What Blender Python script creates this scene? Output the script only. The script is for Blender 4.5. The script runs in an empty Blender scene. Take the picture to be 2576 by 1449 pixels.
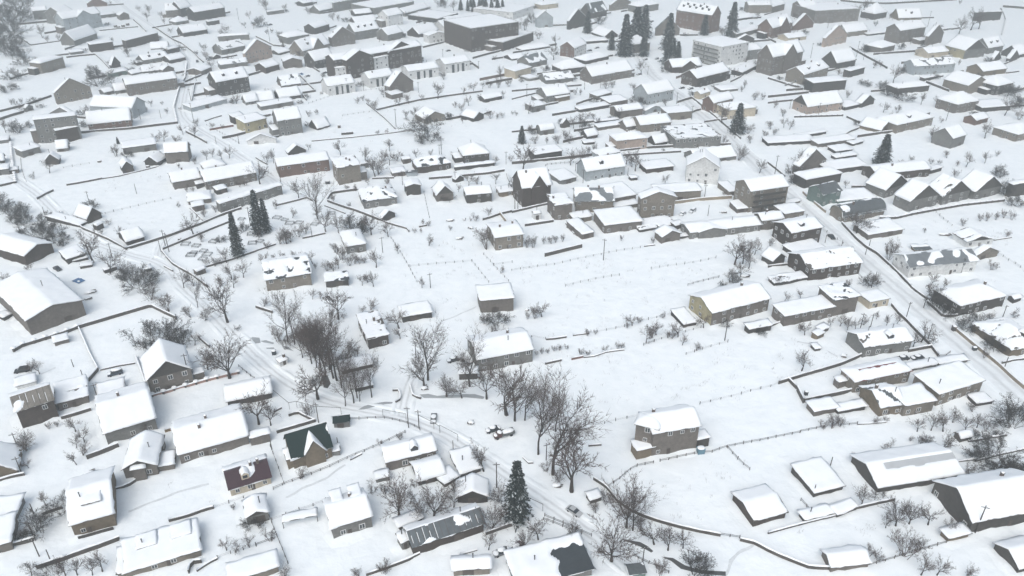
import bpy, math, random
from math import radians as R, sin, cos, tan, pi, sqrt, atan2
from mathutils import Vector, noise
HOUSES = """
#33
455 665 745 592 46 288 s d n @smooth flat-roofed barn|with a thin bent flue and brown side wall
1090 625 1930 490 62 245 g22 d nM @long barn with grey ridge band|and two tiny vents on its far slope
2010 1025 2780 885 112 485 g32 d c @huge dark timber barn|with a tall black gable and eaves near the wooden pole
625 1412 1000 1372 46 1205 g25 b n @open brown woodshed|at the end of the curved stone wall
2500 1425 2860 1345 45 1130 g28 d n
690 862 885 790 26 715 s d n
365 918 640 852 15 828 s d n
1800 1112 2010 1060 36 1003 s o n @little ochre coop|with a snow lid beside the wooden pole
1925 108 2040 86 32 5 g30 d n
#32
2420 958 2740 872 58 655 g16 k n @brown hay barn|with a ragged snow edge standing alone in its field
1400 252 1850 172 225 -213 g28 b 2 @turreted brick house|two storeys tall with carved balcony rails and round corner tower
+1222 185 1440 238 255 -165 h30 b
+1250 280 1440 240 80 62 s o n
+1856 165 1975 142 78 -25 s d n
60 1640 800 1452 70 1110 s g nPH @house with black slate half-roof|its other half deep in snow
790 728 900 690 32 612 s d n @sunken dark cellar hut|beside the road near the silver car
1185 1475 1340 1455 28 1408 s m nB @green-lidded shed|cut by the lower picture edge
#31
390 385 775 262 105 -48 g48 o xBg @green-roofed chalet|with snow on its timber cross gable
+775 252 852 236 40 190 s g n
+330 385 400 365 90 160 s o n
1325 402 1815 282 88 95 g28 b d1 @brick bungalow with one dormer|and smooth snow roof above the orchard
1215 525 1348 490 36 395 s g n
1640 548 1900 478 46 298 g25 d n
1900 565 2042 482 30 370 s d n
2030 725 2330 715 62 420 f28 d n
2060 462 2260 402 18 165 s d n
785 1088 1175 968 112 682 g25 g cr2 @grey house with rear dormers|and a single stout chimney
1590 1252 2290 1012 88 866 g28 k nS @long metal-roofed building|with rusty brown wall and snow-streaked seams
1445 992 1672 900 22 822 s d n
1475 1203 1545 1172 72 1000 s g n
-240 1562 235 1420 58 1256 s t n @wide low roof at the bottom edge|with a plain tan wall
1990 1462 2352 1440 62 1266 g30 t n @humped snow-buried hut|at the bottom picture edge
#30
760 1062 1178 942 115 532 g20 o Wk @tan balcony house|with a snow-buried roof terrace and small black flue
1270 480 1600 432 98 -15 f28 b D @brick gable house with snowy porch|and two white windows
+1602 402 1760 372 42 192 s b n
+1362 502 1484 478 108 312 s b n
1825 327 2510 132 88 -125 g20 b @long brick ranch house|with a pair of white windows and thin flue
+2530 145 2725 95 70 -15 s b n
2330 657 2732 530 70 332 g25 c dBp @purple-roofed cottage|with cream walls and a snow heap over its dormer
2495 952 2712 890 75 620 f25 g nD @small grey cottage with dark gable|below the purple roof
1290 1478 2030 1248 55 978 s t r2 @large flat-topped villa|with roof boxes and snowy parapet
+1195 1472 1280 1450 32 1150 s t n
-160 1262 140 1186 75 845 s b
-150 932 186 882 52 650 s g n
-180 532 190 442 62 92 f38 o n @dark A-shaped cabin|cut by the left picture edge with orange boards
#20
322 482 872 276 150 -165 f14 b n @broad brick hall|with two dark square openings under a huge snow roof
45 332 130 292 30 235 s d n
235 1422 598 1300 172 1022 g24 k S @rusty metal-roofed house|tall with brown walls and snow streaks
600 1242 905 1160 75 915 s b
1090 1582 1592 1425 112 1086 g20 g c @pale grey house with two black flues|and wide smooth snow roof
1525 1082 1955 962 150 505 f38 b 2D @big dark-gabled house|behind the pink snow-capped wall
+1960 936 2066 910 60 800 s b n
1010 1132 1260 1070 22 930 s w n
175 1022 372 970 26 870 s w n
560 592 702 552 36 465 s b n @little snow-capped kennel hut|in the yard of the brick hall
2300 1202 2740 1112 55 945 g25 d n @dark lean roof house|beside the lane railing under round snow
#21
1140 622 1340 576 105 240 s k @tall narrow timber house|with a glazed green porch by the tall trees
1480 352 1772 300 56 150 s d n @open snow-roofed carport|with a dark front
870 872 1176 802 36 700 s d n
1000 1046 1182 1010 30 850 s d n
2240 852 2782 746 125 482 g20 g @long grey block with open porch|among the tall bare trees
+2045 922 2228 915 52 790 s d n
2262 262 2590 232 130 -38 s b n @plain brick box house|standing alone near the white fields
250 802 326 768 46 700 s w @small white kiosk|standing by the lane
790 1416 946 1396 50 1335 s g nBg @green-roofed caged shelter|beside the curved lane
#22
1995 387 2566 236 126 12 g22 b cq @long house with pale yellow gable|and mint green end door
1725 402 1852 376 30 200 s d n
2380 472 2600 430 55 330 s d n
#23
150 392 642 296 105 112 s b @long low brick annex|joined to the tall brick tower house
630 292 872 246 165 -42 s b nP @tall blind brick tower house|with dark streaks on its snow
1010 216 1202 180 76 25 l c @flat cream cottage|beside the straight road
1900 292 2352 190 110 -28 h22 d @dark green-grey roadside house|behind snowy shrubs
2460 156 2536 136 36 90 g28 d n
2420 702 2760 640 75 372 h22 o d1 @orange-walled hip house|with a dark triangular dormer
945 702 1420 632 100 420 g22 g d1 @grey house with maroon dormer|beside two parked dark cars
845 1062 1402 950 115 772 h22 t R @red-ridged ochre house|with wavy snow eaves
+700 1012 812 990 60 905 s b n
1680 1192 2122 1052 120 795 s t 2 @big ochre house with sheet-like snow roof|by the straight road
1430 842 1690 790 22 755 s g n
1720 790 2002 750 16 700 s g n
1110 1302 1340 1266 95 1000 g25 o Ps @slate-patched ochre house|with snow islands on its roof
1345 1297 1642 1246 110 985 s t @tan annex with thick snow roof|joined to the slate-patched house
460 1292 692 1250 46 1115 s b n
700 1277 972 1226 36 1140 s d n
2090 1192 2252 1165 22 1050 s d n
490 532 556 500 46 450 s o n
530 470 606 436 36 365 s b n
470 642 526 635 20 545 s d n
#10
-100 217 50 196 36 95 s d n
-100 337 102 310 60 205 s g @tiny house behind snow-topped posts|at the left picture edge
240 142 420 92 65 0 s g n
580 86 692 74 36 -60 s g n
470 217 600 205 52 60 f45 d n @dark hut behind the round bare tree|with a steep snowy roof
1245 307 1356 286 66 105 f50 d n @steep little dark gable hut|alone at a white field's edge
1250 112 1582 66 66 -50 s g n
1680 202 1906 186 110 -25 g25 b n @blank brown-grey house|above the long terraced row
1590 226 1676 172 42 90 s d n
1760 467 2032 416 75 255 g22 b
2085 472 2590 376 86 212 g22 b @terraced row with joined snow roofs|above the snowy allotments
2070 287 2272 246 36 145 h22 b n
2190 516 2292 490 46 410 s d n @square snow-topped box shed|in front of the terraced row
1900 622 2130 590 40 475 h20 b n
1950 687 2066 665 52 570 s b n
2230 702 2846 512 96 468 g20 g @long grey house with white windows|near the cemetery spruces
890 807 1032 750 56 588 f48 k n @tilted brown gable shed|beside the walled lane
800 842 886 800 16 692 s d n
990 882 1052 850 52 785 g30 d n
1285 1027 1460 976 40 850 g25 d n @lone shed in the lane's sharp corner|with a pale smooth roof
280 1228 552 1100 100 898 f20 k n @big dark lodge with low gable|surrounded by shrubs at the left edge
690 1217 872 1160 56 1040 s d n
740 1202 892 1165 16 1130 s d n
810 1257 932 1240 16 1195 s d n
1990 1337 2076 1300 46 1240 g25 b n @small hut buried at the lane bank|with a snow lid
1060 1307 1182 1270 32 1225 s d n
1480 1292 1532 1276 26 1215 s d n
#11
330 122 506 90 32 -20 f35 d n @low dark gable hut|behind the red brick house
240 342 746 270 112 105 g16 r 2 @red brick long house|with grey windows along its upper floor
840 416 1062 380 172 120 s t @tall tan block with stepped roof|beside the red brick house
+1062 247 1136 235 42 185 s g n
1090 657 1422 612 76 415 h24 g qP @hip house with mint green porch|and dark scuffed ridges
1275 787 1402 740 42 650 f35 d n @broken plank hut|beside the curved cemetery wall
1520 527 1662 510 96 340 f16 d @narrow two-storey cabin|with one white window above another
1825 592 1986 570 80 345 f45 b nD @steep brick gable hut|with a snow-loaded shrub at its door
2120 602 2372 580 86 415 g20 d @dark low house with tall white window|in an open white yard
2450 537 2592 520 46 415 s o
2010 397 2092 376 36 285 f35 d n
1630 302 1962 256 66 115 h24 k P @brown hip-roofed house|with a dark scuffed ridge near the pylon-like pole
1380 337 1506 320 42 230 s b n
1520 332 1622 320 36 260 s e nB @pale blue canopy|beside the lane
1480 202 1562 190 42 115 s b n
2090 197 2346 170 76 -20 h30 d @dark house under a bell-shaped snow roof|behind the long dark fence
2005 272 2402 226 36 203 s d n
920 1112 1112 1080 76 895 h22 g @lone grey square cottage|with two small front windows amid bare trees
120 1492 566 1420 116 1150 g20 t qP @tan house with open lower porch|and dark ridge gaps above the tall trees
710 1452 936 1428 66 1280 s d nP @black shed with holed snow roof|next to the tan porch house
2410 1077 2686 1040 130 820 g10 t @plain tan two-storey house|beside the stream path
#12
235 182 502 140 72 15 s d n @long black timber shed|behind a dark fence
105 642 388 602 190 240 g42 k x @tall brown chalet with steep crossed gables|and orange side wall
485 417 646 380 46 255 s g n
745 377 1132 320 96 115 g38 e d1 @pale blue house with pointed dormer|and a thin black flue
+880 162 1086 122 42 30 h25 e n
1200 377 1262 368 30 305 s d n
430 772 602 750 150 495 s b @brown corner house with balcony|joined to the ribbed-roof row
640 692 1012 690 115 430 g26 t Bm @tan row house with ribbed metal roof|half cleared of snow
1010 642 1242 600 90 395 s b n
1285 757 1622 737 205 425 f20 t @big blank ochre house with pointed roof|over a snowy courtyard
1035 682 1262 642 42 570 s t n
930 907 1302 862 86 640 s b @low house with big snow apron|in front of the blank ochre house
1285 892 1642 832 26 740 s d n
1640 872 1722 850 46 770 s d n
1742 390 2066 412 172 40 f32 w 2 @tall white gabled house|with small dark windows on three floors
1850 212 2252 160 42 30 s g n
1450 592 1892 566 96 395 s t n @long tan workshop with dark wide door|behind the courtyard
1350 302 1622 270 46 160 s k n @red-brown yard hut|behind the ribbed-roof row
2370 697 2741 640 215 325 g26 t 2k @four-storey ochre house with dark mansard gable|by the straight road
2180 527 2272 515 42 370 s t n
2260 702 2382 690 46 560 s b n
625 802 802 775 46 675 s t n
705 967 822 940 52 750 s b n
1505 1007 1686 970 70 805 f25 b n @small brown gable barn|at the edge of the great white field
1785 962 2492 880 66 762 g18 g x @row of grey garages with a little pediment|along the great white field
1690 957 1776 945 16 890 s d n
2500 872 2716 850 96 680 g24 b
220 772 292 760 60 670 g30 w n @tiny white playhouse|inside a fenced yard
#13
300 322 566 250 96 20 f36 b @brown roadside gable house|with one small attic window
370 457 722 390 96 250 h20 d n @low dark-walled house|beside the roadside gable house
600 312 992 260 46 155 s d n
680 162 892 130 22 85 s d n
680 102 846 80 26 5 s d n
1080 387 1612 330 80 190 g18 k @long brown house|behind the four matching gabled chalets
+1630 302 1742 270 36 220 s d n
1165 547 1392 476 82 232 f34 g 2D @smallest of the four matching gabled chalets|nearest the teal house
1400 687 1686 620 110 340 f34 g 2D @foremost of the four matching gabled chalets|closest to the snow-capped wall
1735 622 2006 560 96 290 f34 g 2D @third of the four matching gabled chalets|between its two neighbours
2060 567 2326 505 86 246 f34 g 2D @last of the four matching gabled chalets|at the far end of the capped wall
530 632 712 590 120 385 g30 m 2Bs @teal painted house|with scuffed slate roof and tan side
745 797 1160 720 62 575 b t Bs @pink arched-front hotel|with a rounded dark roof
700 602 1080 562 22 455 s m n
60 652 322 590 16 585 s t n
160 782 352 750 76 600 s t
210 1052 512 990 150 755 g20 k 2d @three-storey dark timber house|with side balconies and a black attic hatch
290 1152 562 1080 32 975 s d n
400 1387 912 1310 115 1065 g22 k @big brown timber house with thick white roof|at the roadside
40 1237 162 1195 60 1030 f35 d n
60 1432 422 1370 32 1300 s d n
1000 967 1346 910 52 770 s b n @long low brick stable|beside the roadside tree
1400 1352 2072 1288 112 1075 g24 w Bm @white house with half-bare grey roof|behind the roadside hedge
+1480 1087 1632 1080 22 1005 s o nB
1985 1047 2246 1020 62 830 f18 w D @white gable house with maroon roof scar|in the field behind
2060 1187 2302 1130 52 1005 f24 t n @tan garage with snowy ledge|joined to the half-bare roof house
2420 542 2720 490 130 365 s d n
#00
480 240 640 250 112 38 f30 g 2 @dark grey gabled guesthouse|beside the blue gabled inn
670 337 1040 270 140 92 g32 e 2x @blue gabled inn|with bright blue gable boards
350 202 492 190 90 60 s g n
760 467 986 390 60 270 s g n @plain grey barn|in front of the blue gabled inn
930 532 1152 500 80 405 s k n @maroon-brown cottage|with lumpy snow eaves
1280 492 1602 410 80 355 s k n @long maroon-brown house|next to the lane
880 72 1082 60 32 0 f30 r n @rusty orange far gable|at the top picture edge
1215 207 1306 195 52 105 f30 b n
1020 187 1196 165 32 130 s g n
435 747 662 680 105 563 h22 t @pale hip-roofed tower house|at the end of a walled white garden
715 557 846 540 26 490 s g n
1130 692 1216 670 42 555 f55 d n @sharp black triangular hut|beside a white garden
1450 652 1702 610 42 530 g25 g d2 @grey house with twin dormers|by the curving lane
1520 502 1692 490 12 415 s g n
1715 642 1872 610 36 540 s d n
1700 547 1806 520 46 470 s d n
1125 782 1292 750 42 695 s m n @pale green shed|behind the long brick barn
1330 762 1442 735 16 695 s g n
1440 742 1642 720 20 645 s g n
1650 767 1762 745 60 640 f30 b
1300 972 1800 900 115 745 g22 b 2 @long brick barn with snow eaves|beside the winding lane
+1690 892 1812 870 56 795 s b n
1060 967 1152 945 36 880 s g n
1170 952 1292 935 42 805 s g n
580 1052 936 985 115 772 f34 t @big tan gable house|with dark red roof scraps behind its ridge
930 1172 1350 1196 105 958 g24 e n @sky-blue ended house|behind the orange brick house
905 1332 1332 1286 80 1095 g20 r @orange brick house with wide snow roof|by a long garden wall
410 1450 822 1402 240 1140 s g 2 @tall dark stone house with maroon porch|at the left
+600 1448 812 1404 130 1270 s k n
510 1165 760 1190 26 1075 f25 g n
-20 1452 92 1440 32 1360 s g n
270 1132 342 1110 42 1050 f30 g n
1680 182 1832 172 76 25 s b
1830 177 1942 152 90 0 s d n
1970 217 2272 165 90 45 g22 d n @dark far house|at the upper lane
1770 257 1902 235 32 160 h24 g n
1850 377 2092 340 46 245 s d n
2100 262 2212 245 42 195 s d n
2200 422 2512 400 52 330 h22 g n
2240 557 2472 510 52 410 g22 g nPm @ribbed-roof grey shed|above the mansard house
2215 702 2492 670 46 590 g24 g nPm
2030 762 2132 720 46 660 s b n
2200 982 2522 920 150 690 g34 d 2d2 @grey mansard house with two dormers|in the crook of the lane
2150 602 2222 590 26 555 f30 d n
1935 1132 2287 1040 42 995 s e n @low pale blue range|beside the winding lane
1990 1032 2132 1010 26 965 s d n
2480 1062 2602 1040 36 935 s g
2360 1257 2462 1235 75 1130 s k n
2480 1342 2692 1290 100 1150 s y @straw-yellow house|joined to the grey stone block
#01
-95 652 170 580 112 425 f30 p @pinkish far gable house|beside the upper lane
-80 1462 206 1440 42 1330 f24 w n @low white hut with broad snow gable|below the yellow house
245 1377 476 1340 160 1080 s g 2 @square grey stone block|with shaggy snow eaves
620 1312 742 1276 22 1180 s d n @half-buried shed|in a white yard below the white villas
0 1042 190 1020 26 910 s d n
60 1117 382 1060 42 1000 s g n
245 1022 456 990 36 875 g22 d n
265 887 456 860 22 745 g40 b nPk
105 742 242 705 60 610 s k n
290 697 472 680 76 545 f18 b n
230 557 346 530 20 485 s d n
475 572 742 492 56 365 g30 t xd2 @cream house with twin snow gables|beyond the street lamp
325 452 542 415 70 305 h22 g n
600 352 742 310 66 215 g26 d n
600 702 792 660 86 495 g24 d
805 800 1672 640 185 470 g22 k 2 @dark timber apartment hotel|with several black gables and white balcony bays
+930 802 1192 748 190 480 f26 k 2
+1345 702 1602 642 170 400 f26 k 2
+1200 742 1338 708 150 560 l w 2
+1590 645 1672 628 160 420 f26 w 2
+812 806 925 795 120 640 l w 2
735 967 1002 926 96 760 g15 w v @first white villa with black window bays|nearest the winding lane
1150 892 1392 850 96 700 g15 w v @second white villa with black window bays|half hidden by the brick gable house
1540 812 1842 770 90 635 g15 w v @third white villa with black window bays|below the dark hotel's end
1905 747 2152 706 96 565 g15 w v @last white villa with black window bays|nearest the museum
1350 972 1586 916 100 695 f40 b 2 @brick gable house among white villas|with a small snowy porch
+1370 1000 1478 975 42 905 s b n
1700 1252 1902 1212 56 1062 f25 t @snowy cottage with porch canopy|beside a parked car
2190 1232 2292 1196 42 1085 f30 d n @small dark cottage|surrounded by saplings
2300 1037 2476 1000 36 935 g26 d n
2165 527 2640 452 235 165 l k @brown flat-roofed museum|with a set-back upper storey
+2150 292 2480 237 45 128 l g n
2372 522 2516 490 46 425 l b n
1890 322 2012 290 52 190 s w n
1640 382 1832 332 36 245 g25 d n
1740 442 1922 415 80 300 f12 w @white house with shallow gable|in front of the museum
1330 422 1476 386 66 262 g34 g n @grey barn with steep smooth roof|behind the dark hotel
1000 412 1242 370 86 213 g30 g d3 @dark house with three eyebrow dormers|behind the dark hotel
770 477 1002 440 96 253 f34 b
1335 277 1482 246 110 85 g28 w 2 @white modern house with tall windows|uphill from the dark hotel
1190 147 1592 76 62 0 l g n @big flat-roofed hall|at the top picture edge
1500 167 1736 102 32 50 s g n
1830 237 2032 180 46 110 l d n
1660 167 1792 150 12 105 s d n
790 122 1152 56 90 0 l g
480 67 576 50 32 0 s d n
640 142 796 110 32 35 g24 g n
1000 167 1166 150 26 85 s d n
1000 242 1212 215 16 155 s d n
125 152 286 130 32 95 s g n
#02
-90 522 216 415 92 325 l k n @brown museum annex|with a plain flat snow roof
10 202 216 132 72 45 l w
300 97 466 75 42 5 h20 c
0 312 96 290 62 205 l w
250 282 412 276 100 90 f38 e n @pale gabled house|under dark trees near the museum
570 302 742 260 90 105 f34 d n @dark pointed house with red ridge|beside a spruce
790 192 952 160 62 15 g38 d nBs
990 112 1192 82 62 0 f25 t
1270 132 1472 100 62 0 h22 g n
1640 272 1990 336 175 0 g36 r 2d9 @great red hotel with rows of dormers|behind the spruces
1800 602 2086 680 200 385 l w 2k @white apartment block|with rows of balconies
1850 882 2172 800 90 660 g24 k k @brown balcony chalet|at the bend of the street
1610 742 1902 720 62 580 g26 k x @brown twin-gabled inn|below the white apartment block
2310 772 2452 700 42 660 s d n
1190 542 1382 522 90 350 h24 b
1440 362 1682 362 72 190 f44 b nBs @brick house with blue-grey roof|under the great red hotel
800 347 932 392 22 275 g28 d n
720 447 966 430 26 375 s d n
625 587 746 536 100 390 s w/r @white and orange house|with a glazed front
110 522 386 482 16 440 h20 d n
0 612 132 590 16 535 s d n
180 692 352 650 52 535 g28 g nBm @grey ribbed-roof barn|by the museum fence
30 797 192 750 76 655 s c n @cream block hut|beside a white box shed
175 822 276 800 26 740 l g n
345 852 616 825 42 720 g24 g nPm
500 752 742 720 52 590 h20 d n @wide snow-caked house|above the half-metal shed
740 652 972 600 36 530 h22 d n
800 852 1202 780 80 630 g24 b @long house with round-topped snow roof|near the street bend
350 1037 582 1000 66 855 g26 g @grey cottage with orange corner|below the half-metal shed
+450 1032 582 1005 42 925 s o n
205 1137 336 1110 60 1015 s g n @small grey cube house|in a white meadow
1360 1062 1616 1010 110 815 g18 e @icy blue house|standing beside the street
860 1012 1002 970 42 910 s b n
980 1087 1162 1055 52 960 s b n
680 1137 982 1086 32 1040 s d n
1060 1197 1312 1165 72 1045 g20 b n
1340 1157 1516 1120 42 1055 f14 e n
1560 1217 1802 1195 76 1065 s t n @blank tan warehouse|at the street side
1290 1342 1592 1310 80 1150 g20 t @tan house with rounded snow roof|below the blank warehouse
1150 1322 1280 1300 46 1190 s b n
870 1317 1112 1280 32 1225 s b n
840 1242 1072 1215 16 1190 s d n
290 1367 426 1345 56 1240 b g n @arched grey barn|beside a dark conifer
500 1292 582 1280 42 1205 f45 d n
1050 1530 1352 1498 110 1325 h20 p @peach-walled house with lumpy snow roof|by a grey garden wall
1640 1502 2092 1470 100 1250 l g P @shop with black fascia roof|and a red corner sign
1440 1472 1562 1450 32 1345 s d n
760 1407 862 1385 36 1290 s d n
730 1462 832 1450 22 1400 s d n
1890 1002 1992 972 52 895 g28 c
2015 1142 2212 1092 100 935 g36 p/r @pink roadside house with red side|and steep snow roof
2170 1202 2442 1170 90 1015 h20 c 2 @cream balcony house|behind the roadside spruce
2100 932 2272 915 22 850 s g n
2250 387 2482 332 42 275 g22 g n
2260 442 2432 430 42 340 f24 d n
2260 622 2492 592 100 450 s g
2370 132 2600 130 80 10 s t
2260 212 2422 190 22 135 s d n
#03
20 767 322 706 190 385 g24 b 2x @tall taupe house with broken roofline|at the street corner
345 857 592 776 100 630 g28 t d2 @tan house with two tiny dormers|beside the dark chalet
680 702 872 665 66 465 g34 d n @large dark chalet with scuffed roof window|above the tan house
810 787 962 746 70 670 s d n
440 937 772 905 100 770 s d n @blank dark slab-sided barn|behind the peach balcony house
385 1157 736 1110 80 925 g24 p D @peach balcony house with big sheet roof|beside an open white lot
+770 1112 916 1080 32 1010 s d n
930 1087 1062 1046 46 935 f28 d n @small dark gable shed|next to the peach balcony house
1280 1347 1642 1265 86 1120 h22 t d1 @long tan house with one dark dormer|behind the big conifer
1130 1347 1232 1300 36 1165 f30 o n
1880 1147 2096 1105 95 915 h14 b 2 @broad brown house with tent-like snow roof|on the slope
1830 1502 1962 1460 110 1260 s g n @grey block with square snow roof|alone in a white field
2080 1267 2202 1235 52 1135 g28 r n @orange plank hut|beside bare trees
2490 1432 2710 1380 75 1235 h18 t @tan hip house|at the right picture edge
1290 952 1612 920 60 820 h18 d n @dark house behind a long hedge|with a broad snow roof
2280 962 2442 925 95 750 h20 d
1990 952 2192 915 90 700 f20 t n
1460 762 1862 732 90 580 g28 e Ps @blue-grey slate-roofed house|behind a garden wall
1570 822 1672 800 32 755 s d n
2150 772 2387 740 52 620 g20 o n @ochre barn|below the yellow-walled house
1960 597 2166 572 90 345 f32 g/y D @yellow-sided house with black attic triangle|far up the slope
2200 547 2352 520 62 365 g24 g d2
2500 592 2602 570 42 440 s d n
2250 627 2336 600 16 510 f40 d n
2420 632 2506 600 42 535 f34 d n
1600 592 1802 570 56 465 s c n @cream-ended cottage|above the blue-grey slate house
1300 442 1556 402 130 215 g28 b 2 @tall brown far house|beside a brown gable barn
1590 467 1742 430 100 275 f34 b n
1515 452 1602 440 42 375 s b n
1125 547 1266 515 62 400 h20 b n
455 242 902 216 130 25 l b 2 @long pinkish three-storey block|near the top picture edge
310 192 462 180 130 0 s b
40 132 162 100 62 0 g24 b n
30 397 232 332 110 155 g34 r 2x @red gabled guesthouse|at the upper street
250 312 452 280 52 145 f34 r n
560 477 782 430 90 285 f30 p @cream-pink gable house|with scuffed dark roof patch
780 377 992 350 52 230 s t
1000 362 1202 340 16 295 s d n
200 422 382 400 36 325 s c n
1060 202 1186 180 62 20 h26 d n @dark far cottage|under a bare tree at the top edge
1310 207 1542 200 26 65 g28 o d1 @ochre far cottage|with a dark attic dormer
2070 217 2332 205 90 110 s d n @green-grey far shed|behind two bare trees
1740 312 1836 300 16 270 s d n
0 1472 470 1446 32 1360 s d n
500 1492 862 1440 42 1370 s b n
850 1472 956 1440 22 1375 s d n
290 1397 582 1350 26 1330 s d n
2140 1132 2432 1110 46 1000 s d n
"""
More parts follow.
